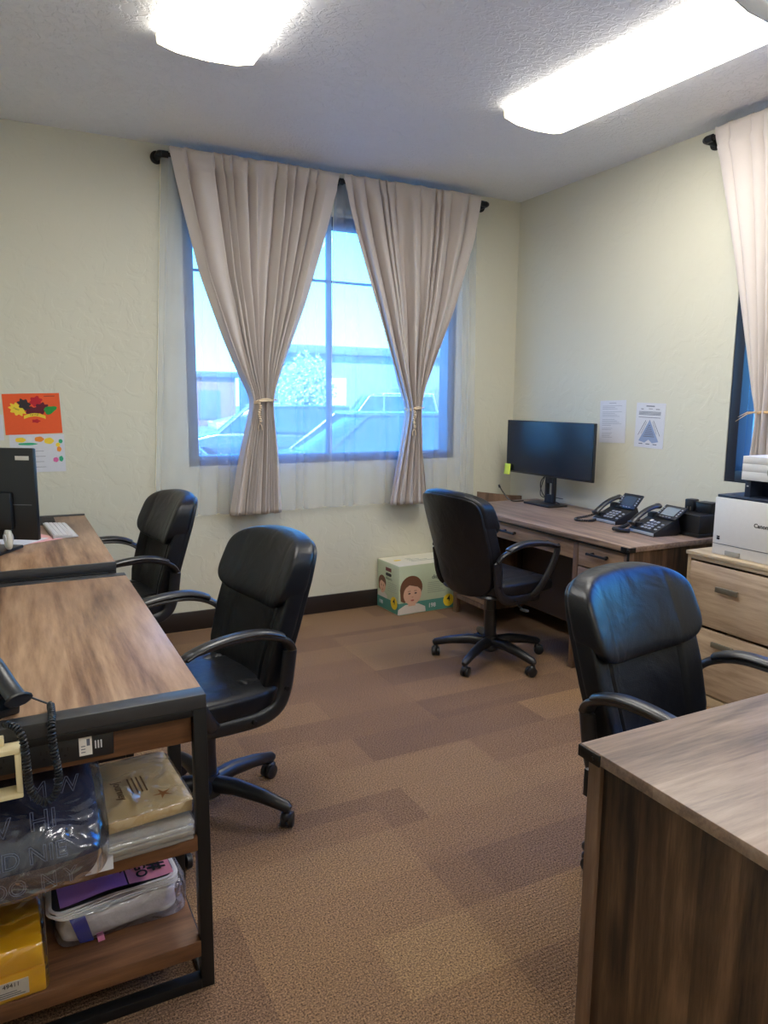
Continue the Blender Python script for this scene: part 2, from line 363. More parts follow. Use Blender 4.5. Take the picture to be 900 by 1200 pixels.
wall('wall_front', [(XL-T, W+T, YF-T, YF, 0, H)])
struct(MB().box(XL, W-.001, D-.016, D, 0, .122, .003).build('baseboard_back', M_base))
struct(MB().box(W-.016, W, YF, D-.017, 0, .122, .003).build('baseboard_right', M_base))

def window(name, along, a0, a1, z0, z1, at, mframe, muntin=True):
    """frame set in the opening; along = 'x' (back wall) or 'y' (right wall)"""
    e = bpy.data.objects.new(name, None); COL.objects.link(e); struct(e)
    def bx(mb, p0, p1, q0, q1, r0, r1, bev=.003):
        if along == 'x': mb.box(p0, p1, at+q0, at+q1, r0, r1, bev)
        else: mb.box(at+q0, at+q1, p0, p1, r0, r1, bev)
    f = MB(); fwid = .062
    bx(f, a0, a0+fwid, .004, .12, z0, z1); bx(f, a1-fwid, a1, .004, .12, z0, z1)
    bx(f, a0+fwid, a1-fwid, .004, .12, z0, z0+fwid); bx(f, a0+fwid, a1-fwid, .004, .12, z1-fwid, z1)
    f.build('window_frame', mframe, e)
    mid = (a0+a1)/2 if along == 'x' else (a0+a1)/2
    m_ = MB(); bx(m_, mid-.016, mid+.016, .05, .09, z0+fwid, z1-fwid); m_.build('mullion', mframe, e)
    if muntin:
        for s0, s1 in ((a0+fwid, mid-.016), (mid+.016, a1-fwid)):
            q = MB(); bx(q, s0, s1, .06, .08, 2.235, 2.25, .002); q.build('muntin', mframe, e)
    for s0, s1 in ((a0+fwid, mid-.016), (mid+.016, a1-fwid)):
        g = MB(); bx(g, s0, s1, .066, .072, z0+fwid, z1-fwid, 0); g.build('window_glass', M_glass, e)
    return e
window('window_1', 'x', wx0, wx1, wz0, wz1, D, M_frame)
window('window_2', 'y', ry0, ry1, rz0, rz1, W, M_frame2, False)

# ------------------------------------------------------------------ outside
GZ = -.25
M_asph = mat('car_park_asphalt', (150, 146, 140), .9, bump=.3, bscale=60, var=.12)
g = MB(); g.box(-60, 120, D+T, 160, GZ-.1, GZ); g.box(W+T, 120, -60, D+T, GZ-.1, GZ); struct(g.build('ground_outside', M_asph))
M_bld = mat('far_building_wall', (150, 150, 170), .8); M_bld2 = mat('far_building_white', (240, 236, 226), .7); M_red = mat('reddish_building_wall', (176, 130, 120), .8)
M_roofm = mat('far_building_roof', (120, 124, 140), .6)
t = thing('warehouse', 'long low grey-lilac building across the car park, seen through the window', 'building', (21, 42, GZ))
MB().box(-5.5, 14, 0, 12, 0, 4.4, .05).build('wall', M_bld, t); MB().box(-5.9, 14.4, -.5, 12.4, 4.4, 4.9, .05).build('roof', M_roofm, t)
MB().box(-3.6, -2.2, -.3, 0, 0, 3.0, .03).build('door', M_bld2, t)
for k in range(4): MB().box(1+3*k, 2.6+3*k, -.06, 0, 1.1, 2.4, .02).build('window', M_roofm, t)
t = thing('storefront', 'small reddish building at the left of the window view beyond the parked cars', 'building', (11.4, 46, GZ))
MB().box(-4, 1.6, 0, 8, 0, 3.0, .05).build('wall', M_red, t); MB().box(-4.2, 1.8, -.3, 8.2, 3.0, 3.35, .04).build('roof', M_roofm, t)
for k in range(2): MB().box(-3+2.2*k, -1.6+2.2*k, -.06, 0, .4, 2.2, .02).build('window', M_roofm, t)
# pale tree in the car park
t = thing('tree', 'pale sunlit leafy tree in the car park behind the parked cars', 'tree', (9.3, 24, GZ))
tm = MB(); tm.tube([(0, 0, 0), (.04, 0, .8), (-.03, .05, 1.6), (.02, 0, 2.2)], [.12, .09, .07, .04], 8)
for k in range(7):
    a = k*2.4; tm.tube([(0, 0, 1.2+.12*k), (.5*math.cos(a), .5*math.sin(a), 1.7+.17*k)], [.04, .015], 6)
tm.build('trunk', mat('tree_bark', (130, 116, 100), .9), t)
cr = MB()
for k in range(2600):
    d = Vector((random.gauss(0, 1), random.gauss(0, 1), random.gauss(0, 1))).normalized()*random.random()**.4
    lump = 1+.25*noise.noise(d*2.2)
    p = Vector((d.x*1.0*lump, d.y*1.0*lump, 2.15+d.z*1.15*lump)); q = Vector((random.gauss(0, 1), random.gauss(0, 1), random.gauss(0, 1))).normalized(); r = q.orthogonal().normalized()
    w_ = q.cross(r); s = .07
    cr.poly([p-r*s, p-w_*s*.6, p+r*s, p+w_*s*.6])
cr.build('crown', mat('pale_leaves', (206, 214, 190), .6, var=.2), t)
# cars
M_tyre = mat('tyre_rubber', (40, 40, 42), .8); M_cglass = mat('car_glass', (70, 84, 100), .12, spec=.8); M_rim = mat('wheel_rim', (170, 172, 176), .35, metal=.6)
def car(label, loc, rz, paint, L=4.6, w=1.8, h=1.45, suv=False):
    t = thing('car', label, 'car', loc, rz)
    hl = L/2; bz = .92 if suv else .86
    lower = [(-hl, .35), (-hl+.03, .75), (-hl+.3, bz), (hl-1.2, bz+.04), (hl-.35, bz-.14), (hl-.02, .6), (hl, .35), (hl-.2, .24), (-hl+.2, .24)]
    if suv: green = [(-hl+.12, bz), (-hl+.35, h), (.35, h), (1.05, bz+.03)]
    else: green = [(-hl+.55, bz), (-hl+1.25, h-.03), (-.2, h), (.35, h-.04), (1.15, bz+.03)]
    MB().prism(lower, -w/2, w/2, 'y', 0, .07).build('body', paint, t)
    cb = MB().prism(green, -w/2+.12, w/2-.12, 'y', 0, .06); 
    for v in cb.bm.verts:
        f = (v.co.z-bz)/(h-bz); v.co.y *= 1-.18*max(0, f)
    cb.build('cabin', M_cglass, t)
    rf = MB().prism([(p[0]*.96, p[1]) for p in green if p[1] > h-.1]+[(green[-2][0]-.05, h-.09), (green[1][0]+.05, h-.09)], -w/2+.26, w/2-.26, 'y'); 
    rb = MB(); xs = [p[0] for p in green if p[1] > h-.1]; rb.box(min(xs)-.02, max(xs)+.02, -w/2+.24, w/2-.24, h-.05, h+.02, .02)
    for sy in (-1, 1):
        rb.tube([(green[-1][0], sy*(w/2-.14), bz), (green[-2][0], sy*(w/2-.25), h-.02)], .03, 6); rb.tube([(green[0][0], sy*(w/2-.14), bz), (green[1][0], sy*(w/2-.25), h-.02)], .035, 6)
        rb.tube([(-.1, sy*(w/2-.14), bz), (-.15, sy*(w/2-.25), h-.02)], .03, 6)
    rf.bm.free(); rb.build('roof', paint, t)
    for xw in (-hl+.85, hl-.9):
        for sy in (-1, 1):
            wl = MB().cyl((xw, sy*(w/2-.2), .33), (xw, sy*(w/2+.01), .33), .33, None, 24).build('wheel', M_tyre, t)
            MB().cyl((xw, sy*(w/2), .33), (xw, sy*(w/2+.02), .33), .2, None, 16).build('hubcap', M_rim, wl)
    for sy in (-1, 1):
        MB().box(-hl-.01, -hl+.06, sy*(w/2-.12)-.16, sy*(w/2-.12)+.06, .62, .78, .01).build('tail_light', mat('tail_lamp_red', (150, 30, 30), .3), t)
        MB().box(hl-.2, hl-.02, sy*(w/2-.15)-.15, sy*(w/2-.15)+.1, .55, .68, .02).build('headlight', mat('headlamp', (225, 228, 232), .2), t)
    return t
P_silver = mat('silver_paint', (150, 158, 172), .25, metal=.3, coat=.5); P_dark = mat('blue_grey_paint', (88, 98, 120), .25, metal=.3, coat=.5); P_white = mat('white_car_paint', (215, 220, 226), .25, coat=.5)
car('blue-grey sedan parked nearest the window, side on', (5.3, 10.8, GZ), PI, P_dark, 4.7, 1.8, 1.5)
car('silver car at the left edge of the window view', (.9, 8.6, GZ), 0.2, P_silver, 4.5, 1.85, 1.6)
car('silver SUV parked beyond the sedan near the tree', (11.2, 22.5, GZ), PI*.93, P_silver, 4.4, 1.85, 1.85, True)
car('dark car parked behind the silver car at the left of the view', (5.3, 16.5, GZ), 2.9, P_dark, 4.5, 1.8, 1.55, True)
car('white van parked before the far building, right of the tree', (15.5, 30, GZ), 3.0, P_white, 4.8, 1.9, 2.0, True)
car('white car parked far off by the reddish building', (10.5, 33, GZ), 3.1, P_white, 4.6, 1.8, 1.5)

# ------------------------------------------------------------------ ceiling lights
def diffuser_mat():
    m, n, b = nodes('light_diffuser'); L = n.links.new
    t = n.nodes.new('ShaderNodeTexCoord'); vo = n.nodes.new('ShaderNodeTexVoronoi'); vo.inputs['Scale'].default_value = 90
    L(t.outputs['Object'], vo.inputs['Vector'])
    sp = n.nodes.new('ShaderNodeSeparateXYZ'); L(t.outputs['Object'], sp.inputs[0])
    # the two tubes behind the lens glow a little stronger than the rest
    ab = n.nodes.new('ShaderNodeMath'); ab.operation = 'ABSOLUTE'; L(sp.outputs[0], ab.inputs[0])
    mr = n.nodes.new('ShaderNodeMapRange'); mr.inputs['From Min'].default_value = .0; mr.inputs['From Max'].default_value = .2; mr.inputs['To Min'].default_value = 1.; mr.inputs['To Max'].default_value = .55
    L(ab.outputs[0], mr.inputs[0])
    mr2 = n.nodes.new('ShaderNodeMapRange'); mr2.inputs['To Min'].default_value = 1.1; mr2.inputs['To Max'].default_value = .75; mr2.inputs['From Max'].default_value = .012
    L(vo.outputs['Distance'], mr2.inputs[0])
    mu = n.nodes.new('ShaderNodeMath'); mu.operation = 'MULTIPLY'; L(mr.outputs[0], mu.inputs[0]); L(mr2.outputs[0], mu.inputs[1])
    er = n.nodes.new('ShaderNodeMapRange'); er.inputs['From Min'].default_value = .172; er.inputs['From Max'].default_value = .196; er.inputs['To Min'].default_value = 1; er.inputs['To Max'].default_value = .4
    L(ab.outputs[0], er.inputs[0])
    m4 = n.nodes.new('ShaderNodeMath'); m4.operation = 'MULTIPLY'; L(mu.outputs[0], m4.inputs[0]); L(er.outputs[0], m4.inputs[1])
    m3 = n.nodes.new('ShaderNodeMath'); m3.operation = 'MULTIPLY'; m3.inputs[1].default_value = LAMP*1.15; L(m4.outputs[0], m3.inputs[0])
    b.inputs['Base Color'].default_value = (.9, .88, .82, 1); b.inputs['Emission Color'].default_value = (1, .97, .90, 1); L(m3.outputs[0], b.inputs['Emission Strength'])
    return m
M_diff = diffuser_mat(); M_fix = mat('fixture_metal', (225, 222, 214), .4)
def light(label, x, y0, y1, rz=0):
    t = thing('ceiling_light', label, 'ceiling light', (x, (y0+y1)/2, H), rz, 'fluorescent fixtures on the ceiling'); h = (y1-y0)/2
    MB().box(-.16, .16, -h+.01, h-.01, -.03, 0, .004).build('housing', M_fix, t)
    prof = [(-.2, -.015), (-.196, -.048), (-.12, -.066), (0, -.072), (.12, -.066), (.196, -.048), (.2, -.015)]
    MB().prism(prof, -h+.008, h-.008, 'y').build('diffuser', M_diff, t)
    for s in (-1, 1):
        MB().prism([(p[0]*1.015, p[1]*1.03) for p in prof], s*h-s*.008, s*h, 'y').build('end_cap', mat('end_cap_plastic', (232, 226, 206), .35), t)
light('long wrap-around fluorescent light at the right of the ceiling', 2.525, 1.93, 3.20, .05)
light('wrap-around fluorescent light on the ceiling left of the window curtains', .82, 1.95, 3.22)
for x, side in ((.82, 'left'), (2.475, 'right')):   # unseen fixtures added behind the camera to brighten the room
    light('unseen wrap-around light added to brighten the %s half of the room, behind the visible one' % side, x, -1.35, -.08)

# ------------------------------------------------------------------ curtains
def fabric_panel(name, m, fn_l, fn_r, ztop, zbot, depth, amp, folds, seed, along='x', nu=260, nv=70, solid=.0015, ampbot=None, parent=None, header=.09, wob=.45, zfun=None):
    rnd = random.Random(seed); ph = [rnd.random()*6.28 for _ in range(6)]
    def fn(u, v):
        z = ztop + (zbot-ztop)*v
        l, r = fn_l(z), fn_r(z)
        uu = u + wob/folds*math.sin(2*PI*u*2.3+ph[0]) + .5*wob/folds*math.sin(2*PI*u*5.1+ph[1]+1.2*v)
        a = amp(z) if callable(amp) else amp
        sn = abs(math.sin(PI*folds*uu+ph[2])); s = 1-2*sn**.62; s2 = math.sin(2*PI*folds*2*uu+ph[3]+v*.8)
        off = a*(s+.10*s2*(.5+.5*math.sin(7*u+ph[4]))-.25*math.sin(2*PI*u*3.3+ph[5]))
        q_in = (.012 if header else 0)*max(0, min(1, (z-2.70)/.08))
        p = l+(r-l)*u + .25*a*math.cos(2*PI*folds*uu+ph[2])*min(1, (r-l)*2)
        edge = min(u, 1-u)*8
        off *= min(1, .35+edge)
        q = depth - q_in + (off*(1-.45*max(0, min(1, (z-2.76)/.04))))
        zz = z
        if zfun: zz = zfun(u, v, z, s)
        return (p, q, zz) if along == 'x' else (q, p, zz)
    b = MB(); b.grid(fn, nu, nv); o = b.build(name, m, parent, ang=60)
    if solid:
        md = o.modifiers.new('thickness', 'SOLIDIFY'); md.thickness = solid; md.offset = 0
    return o
cLl = [(2.86, .905), (2.515, .987), (2.188, 1.069), (1.826, 1.202), (1.62, 1.29), (1.468, 1.362), (1.36, 1.345), (1.1, 1.28), (.75, 1.215)]
cLr = [(2.86, 1.953), (2.544, 1.87), (2.093, 1.722), (1.718, 1.575), (1.56, 1.52), (1.455, 1.492), (1.36, 1.50), (1.1, 1.525), (.75, 1.54)]
cRl = [(2.86, 1.983), (2.519, 2.079), (2.078, 2.231), (1.691, 2.37), (1.5, 2.44), (1.408, 2.474), (1.3, 2.46), (1.0, 2.40), (.75, 2.345)]
cRr = [(2.87, 3.047), (2.587, 3.006), (2.117, 2.856), (1.7, 2.68), (1.5, 2.60), (1.409, 2.572), (1.3, 2.585), (1.0, 2.62), (.75, 2.655)]
def tie_amp(zt, top=.040, mid=.055, bot=.042):
    def f(z):
        if z > 2.78: return top*.75
        if z > zt: return top+(mid-top)*min(1, (2.78-z)/(2.78-zt))
        return mid+(bot-mid)*min(1, (zt-z)/.6)
    return f
def curtain(label, tl, tr, zt, seed, folds, along='x', dep=D-.118, group=None, hem=True, sgn=1, rows=80):
    t = thing('curtain', label, 'curtain', (0, 0, 0), 0, group)
    def zf(u, v, z, s):
        top = max(0, 1-v*12); bot = max(0, (v-.9)*10)
        return z + .010*top*s + .012*bot*s*s - .01*bot
    fabric_panel('curtain_fabric', M_curt, lambda z: smooth_tab(tl, z), lambda z: smooth_tab(tr, z), 2.875, .75, dep, tie_amp(zt), folds, seed, along, nu=300, nv=rows, parent=t, zfun=zf)
    return t
cLl, cLr, cRl, cRr = [[(z, x*.9925) for z, x in tb] for tb in (cLl, cLr, cRl, cRr)]
cL = curtain('left taupe curtain of the back window, gathered by a white cord tie', cLl, cLr, 1.455, 3, 11)
cR = curtain('right taupe curtain of the back window, gathered by a white cord tie', cRl, cRr, 1.41, 11, 10)
def tieback(x, z, w, lab, side, flip=1):
    t = thing('curtain_tie', lab, 'curtain tie', (x, D-.118, z))
    pts = []
    for k in range(40):
        a = 2*PI*k/40; pts.append((w/2*math.cos(a), .066*math.sin(a), .006*math.sin(3*a)+.006*math.cos(a)))
    b = MB(); b.tube(pts, .0055, 6, closed=True)
    b.tube([(p[0]*1.0, p[1], p[2]+.01) for p in pts], .005, 6, closed=True); b.build('cord_loop', M_rope, t)
    b = MB(); xx = -w/2*.55
    for k in range(9): b.sup((xx+.004*math.sin(k), -.074, -.012-k*.0135), (.02, .018, .013), .8, .8, nu=10, nv=6)
    b.build('beaded_tail', M_rope, t)
    b = MB(); b.tube([(xx, -.072, -.13), (xx-.012, -.072, -.155), (xx-.006, -.072, -.18)], .0025, 5); b.tube([(xx, -.072, -.13), (xx+.012, -.072, -.15), (xx+.016, -.072, -.175)], .0025, 5)
    b.build('cord_end', M_rope, t)
    b = MB(); b.tube([(xx, -.070, .004), (xx*.2, -.074, .002), (w/2+.01, -.04, .012)], .005, 6); b.build('cord_knot', M_rope, t)
tieback(1.421, 1.452, .14, 'white cord tie with beaded tail around the left curtain', 1)
tieback(2.506, 1.405, .11, 'white cord tie with beaded tail around the right curtain', 1)
# right-wall curtain (only its far edge in view)
rcl = [(2.86, 2.80), (2.61, 2.731), (2.25, 2.628), (1.864, 2.53), (1.478, 2.435), (1.415, 2.41), (1.2, 2.43), (.75, 2.46)]
rcr = [(2.86, 1.75), (2.6, 1.82), (2.25, 1.95), (1.864, 2.08), (1.478, 2.24), (1.415, 2.27), (1.2, 2.25), (.75, 2.2)]
curtain('taupe curtain hanging at the right window above the printer', rcl, rcr, 1.415, 5, 7, 'y', W-.098)
t = thing('curtain_tie', 'twisted straw-coloured tie around the curtain above the printer', 'curtain tie', (W-.098, 2.34, 1.42))
pts = [(.058*math.sin(2*PI*k/36), .085*math.cos(2*PI*k/36), .004*math.sin(6*PI*k/36)) for k in range(36)]
MB().tube(pts, .007, 7, closed=True).build('cord_loop', mat('straw_cord', (206, 172, 128), .8, bump=.3, bscale=200), t)
b = MB()
for k in range(2): b.tube([(-.06, .05, .004), (-.072, .09, .002-.008*k), (-.078, .135+.012*k, -.022-.022*k)], [.004, .003, .0012], 6)
b.build('cord_end', MATS['straw_cord'], t)
# sheers
def sheer(label, l, r, lb, rb, seed, folds):
    def zf(u, v, z, s): return z + .004*max(0, (v-.9)*10)*s
    def L_(z): return lb+(l-lb)*max(0, min(1, (z-.74)/2.1))
    def R_(z): return rb+(r-rb)*max(0, min(1, (z-.74)/2.1))
    o = fabric_panel('sheer_curtain', M_sheer, L_, R_, 2.84, .745, D-.034, lambda z: .008+.01*(2.84-z)/2.1, folds, seed, 'x', 200, 40, solid=0, zfun=zf, header=0)
    tag(o, label, 'sheer curtain')
    MB().tube([(L_(2.84), D-.034, 2.84), (L_(1.8), D-.032, 1.8), (L_(.76), D-.03, .76)], .0022, 5).build('hem', mat('sheer_hem', (232, 226, 200), .8), o)
    return o
sheer('left white sheer hanging behind the left taupe curtain', .872, 1.935, .76, 1.93, 21, 9)
sheer('right white sheer hanging behind the right taupe curtain', 1.95, 3.05, 1.915, 3.085, 22, 9)
def rod(label, a, b_, along='x'):
    if along == 'x': t = thing('curtain_rod', label, 'curtain rod', (0, 0, 0)); P = lambda q, d, z: (q, D-d, z)
    else: t = thing('curtain_rod', label, 'curtain rod', (0, 0, 0)); P = lambda q, d, z: (W-d, q, z)
    z = 2.835
    MB().cyl(P(a, .09, z), P(b_, .09, z), .012, None, 14).build('pole', M_blackm, t)
    for q in (a, b_):
        s = -1 if q == min(a, b_) else 1
        k = MB(); k.cyl(P(q-s*.035, .09, z), P(q+s*.004, .09, z), .019, None, 14)
        k.tube([P(q, .09, z), P(q+s*.012, .085, z), P(q+s*.014, .07, z), P(q+s*.014, .03, z)], .019, 14)
        k.cyl(P(q+s*.014, .03, z), P(q+s*.014, .0, z), .019, .019); k.build('elbow', M_blackm, t)
        MB().cyl(P(q+s*.014, .010, z), P(q+s*.014, .0, z), .036, None, 20).build('wall_flange', M_blackm, t)
    m_ = (a+b_)/2
    k = MB(); k.cyl(P(m_, .09, z), P(m_, 0, z), .011); k.cyl(P(m_-.012, .09, z), P(m_+.012, .09, z), .02); k.cyl(P(m_, .008, z), P(m_, 0, z), .03); k.build('bracket', M_blackm, t)
rod('black pipe curtain rod above the back window', .868, 3.085)
rod('black pipe curtain rod above the right window, over the printer', .62, 2.855, 'y')

BASE0 = 36
# ------------------------------------------------------------------ office chairs  (local: front = +x)
def make_chair(label, loc, rz):
    t = thing('office_chair', label, 'office chair', loc, rz, 'black leather office chairs')
    R = .315
    b = MB(); b.cyl((0, 0, .075), (0, 0, .15), .054, .042, 24); b.cyl((0, 0, .06), (0, 0, .078), .035, .052, 24); b.build('base_hub', M_black, t)
    for k in range(5):
        a = math.radians(72*k+BASE0); ca, sa = math.cos(a), math.sin(a)
        pts = [(.03*ca, .03*sa, .112), (.12*ca, .12*sa, .116), (.22*ca, .22*sa, .102), (R*ca, R*sa, .080), ((R+.014)*ca, (R+.014)*sa, .075)]
        leg = MB().tube(pts, [.036, .033, .028, .023, .014], 12, flat=(.85, .9)).build('base_leg', M_black, t)
        c = MB(); cx, cy = R*ca, R*sa
        c.cyl((cx, cy, .045), (cx, cy, .08), .011)
        ta = a+k*1.3+.6; dx, dy = math.cos(ta), math.sin(ta)
        for s in (-1, 1):
            o = (cx+dx*.012+s*dy*.013, cy+dy*.012-s*dx*.013)
            c.tube([(o[0]-s*dy*.010, o[1]+s*dx*.010, .027), (o[0]-s*dy*.007, o[1]+s*dx*.007, .027), (o[0]+s*dy*.007, o[1]-s*dx*.007, .027), (o[0]+s*dy*.010, o[1]-s*dx*.010, .027)], [.02, .027, .027, .02], 20)
        c.sup((cx+dx*.004, cy+dy*.004, .045), (.045, .034, .034), .8, .8, nu=14, nv=8)
        c.build('caster', M_black, leg)
    b = MB(); b.cyl((0, 0, .12), (0, 0, .30), .036, .033, 24); b.cyl((0, 0, .30), (0, 0, .37), .030, .028, 20); b.cyl((0, 0, .36), (0, 0, .41), .02, None, 16); b.build('gas_lift_column', M_black, t)
    b = MB(); b.box(-.13, .11, -.08, .08, .388, .425, .012); b.build('tilt_mechanism', M_blackm, t)
    b = MB(); b.tube([(0, -.05, .39), (.01, -.16, .385), (.02, -.225, .36)], .0055, 8); b.sup((.022, -.245, .352), (.03, .055, .014), .6, .6, nu=14, nv=8); b.build('lever', mat('lever_grey', (70, 72, 76), .35), t)
    def ds(x, y, z):
        k = (z-.475)
        if k > 0:
            for q in (-.155, .155): z -= .012*math.exp(-((y-q)/.007)**2)
            z -= .022*max(0, (x-.14)/.12)**2
            z -= .014*math.exp(-((x+.03)**2+y*y)/.03)
        y *= 1-.10*max(0, -(x+.05)/.2)
        return x, y, z
    MB().sup((.035, 0, .475), (.46, .51, .10), .42, .30, ds, 96, 36).build('seat', M_leather, t)
    MB().sup((.01, 0, .433), (.44, .45, .03), .4, .3, None, 40, 8).build('seat_pan', M_black, t)
    # backrest: padded shell, flat behind, cushion and headrest roll in front
    ZB, ZT_ = .42, .985
    def bx_(z): return -.180-.27*(z-.44)
    def bw(z):
        f = (z-ZB)/(ZT_-ZB); return .86+.14*min(1, max(0, f)*2.2)
    def db(x, y, z):
        z2 = z + .060*(abs(y)/.25)**2.6*max(0, (.62-z)/.2) - .020*(y/.25)**2*max(0, (z-.85)/.15)
        x = x + bx_(z2) + .055*(y/.25)**2 + .014*math.exp(-((z-.62)/.10)**2)
        return x, y*bw(z2), z2
    def dfront(x, y, z):
        fr = x > 0
        x0, y0, z0 = db(x, y, z)
        if fr:
            for q in (-.165, .165): x0 -= .013*math.exp(-((y-q)/.007)**2)
            x0 -= .003*math.sin(y*75)*(1 if abs(y) < .165 else 0)*math.exp(-((z-.62)/.16)**2)
        return x0, y0, z0
    MB().sup((-.005, 0, (ZB+ZT_)/2), (.088, .49, ZT_-ZB), .22, .27, dfront, 110, 64).build('backrest', M_leather, t)
    MB().sup((-.044, 0, (ZB+ZT_)/2-.003), (.030, .486, ZT_-ZB-.004), .22, .24, db, 72, 48).build('back_shell', M_leather, t)
    def dh(x, y, z):
        f = (z-.885)/.115                     # -1 bottom .. 1 top
        x += .020*(-f)*(1 if x > 0 else 0)   # the roll is fullest low down
        z -= .018*(1-(y/.25)**2)*max(0, -f)  # its lower edge sags in the middle
        x1, y1, z1 = db(x, y, z)
        if x > -.02:
            for q in (-.155, .155): x1 -= .007*math.exp(-((y-q)/.008)**2)*max(0, min(1, (1.0-abs(f))*1.5)); z1 -= 0
        return x1, y1, z1
    MB().sup((.006, 0, .885), (.118, .50, .235), .48, .28, dh, 120, 44).build('headrest', M_leather, t)
    for s in (-1, 1):
        yo = s*.292
        top = [(-.200, s*.262, .640), (-.178, s*.276, .678), (-.13, yo, .704), (-.06, yo, .722), (.02, yo, .722), (.10, yo, .716), (.175, yo, .704), (.200, yo, .690)]
        f = smooth(top, 2); n = len(f)
        a = MB().tube(f, [.006, .013]+[.019]*(n-4)+[.019, .014], 14, flat=(1.25, .62)).build('armrest', M_armp, t)
        post = [(.200, yo, .698), (.204, yo, .665), (.165, s*.287, .575), (.125, s*.278, .505), (.09, s*.262, .445), (.07, s*.24, .425)]
        f = smooth(post, 2); n = len(f)
        MB().tube(f, [.016]+[.018]*(n-1), 12, flat=(.62, 1.25)).build('arm_post', M_armp, a)
        pad = [(-.155, s*.283, .702), (-.115, yo, .722), (-.06, yo, .735), (.02, yo, .735), (.10, yo, .725), (.16, yo, .708), (.185, yo, .694)]
        f = smooth(pad, 2); n = len(f)
        MB().tube(f, [.008, .018]+[.024]*(n-4)+[.018, .010], 14, flat=(1.12, .5)).build('arm_pad', M_armp, a)
        br = [(.13, s*.235, .420), (-.03, s*.245, .416), (-.10, s*.250, .420), (-.155, s*.252, .445), (-.180, s*.254, .50), (-.190, s*.256, .57), (-.198, s*.260, .645)]
        f = smooth(br, 3); bb = MB().tube(f, [.028]*(len(f)-3)+[.02, .016, .01], 12, flat=(.40, .95)).build('back_bracket', M_black, t)
        for px, pz in ((-.06, .418), (-.180, .51)): MB().cyl((px, s*.250, pz), (px, s*.270, pz), .010, .008, 14).build('bolt', M_blackm, bb)
    return t
def smooth(p, it=2):
    p = [Vector(q) for q in p]
    for _ in range(it):
        o = [p[0]]
        for a, b in zip(p[:-1], p[1:]): o += [a*.75+b*.25, a*.25+b*.75]
        o.append(p[-1]); p = o
    return p
def spin_base(c, deg):
    for k in kids(c):
        if k.name.startswith('base_leg'): k.rotation_euler = (0, 0, math.radians(deg))
chairB = make_chair('black leather office chair with armrests at the near walnut desk', (.553, 2.44, 0), math.radians(190)); spin_base(chairB, 16)
def place(lab, loc, rz, base=16):
    c = copy_tree(chairB); c.location = loc; c.rotation_euler = (0, 0, math.radians(rz)); c['label'] = lab; spin_base(c, base); return c
chA = place('black leather office chair at the farther walnut desk, nearest the back wall', (.44, 3.72, 0), 188)
chC = place('black leather office chair seen from behind at the oak desk with the monitor', (2.37, 3.27, 0), 6, 24)
chD = place('black leather office chair facing the camera behind the near oak desk', (1.675, 1.29, 0), -82)
for k in kids(chD):            # its gas lift is set a little lower
    if not k.name.startswith(('base', 'gas_lift')): k.location.z = -.028

# ------------------------------------------------------------------ walnut desks on the left
def dz(b, *a, **k): return b.box(*a, **k)
def desk_near():
    x0, x1, y0, y1, zt = -.33, .378, 1.650, 3.012, .776
    t = thing('desk', 'near walnut desk with black metal frame and open shelves at its end', 'desk', (x0, y0, 0))
    w, l = x1-x0, y1-y0; P = .032
    MB().box(0, w, .052, l-.052, zt-.025, zt-.001, .002).build('tabletop', M_walnut, t)
    for a, b_ in ((0, .052), (l-.052, l)): MB().box(0, w, a, b_, zt-.034, zt, .002).build('metal_edge', M_trim, t)
    for nm, a in (('side_frame', 0), ('side_frame', l-P)):
        for xx in (0, w-P): MB().box(xx, xx+P, a, a+P, 0, zt-.034, .002).build('leg', M_blackm, t)
        MB().box(P, w-P, a, a+P, .0, .028, .002).build('foot_rail', M_blackm, t)
        MB().box(P, w-P, a, a+.02, zt-.052, zt-.034, .002).build('top_rail', M_blackm, t)
    for xx in (w-P, 0): MB().box(xx, xx+P, P, l-P, zt-.050, zt-.034, .002).build('side_rail', M_blackm, t)
    # shelf tower at the near end
    for xx in (w-P, 0):
        MB().box(xx, xx+P, .33, .33+P, 0, zt-.05, .002).build('leg', M_blackm, t)
        MB().box(xx, xx+P, P, .33, 0, .028, .002).build('foot_rail', M_blackm, t)
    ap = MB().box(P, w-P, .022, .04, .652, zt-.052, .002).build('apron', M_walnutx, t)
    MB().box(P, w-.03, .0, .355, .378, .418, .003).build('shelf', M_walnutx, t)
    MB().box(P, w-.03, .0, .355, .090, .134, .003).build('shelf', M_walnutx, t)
    # power strip let into the apron
    ox = -x0
    ps = MB().box(ox-.09, ox+.168, .010, .023, .668, .722, .003).build('power_strip', M_black, t)
    sk = MB()
    for k in range(4):
        cx = ox-.06+.042*k
        for dx_ in (-.006, .006): sk.box(cx+dx_-.0012, cx+dx_+.0012, .0092, .0105, .697, .706)
        sk.cyl((cx, .0092, .687), (cx, .0105, .687), .003)
    sk.build('socket', mat('socket_black', (8, 8, 9), .6), ps)
    MB().box(ox+.095, ox+.122, .0085, .0105, .678, .722).build('sticker', mat('white_sticker', (225, 220, 214), .6), ps)
    q = MB()
    for k in range(3): q.box(ox+.099, ox+.108, .008, .0086, .685+.007*k, .687+.007*k)
    q.box(ox+.111, ox+.118, .008, .0086, .700, .716)
    q.build('sticker_print', M_ink, ps)
    q = MB()
    for k in range(3): q.box(ox+.128+.006*k, ox+.131+.006*k, .0085, .0105, .690, .708)
    q.build('usb_port', mat('usb_white', (210, 210, 214), .5), ps)
    return t
desk_near()
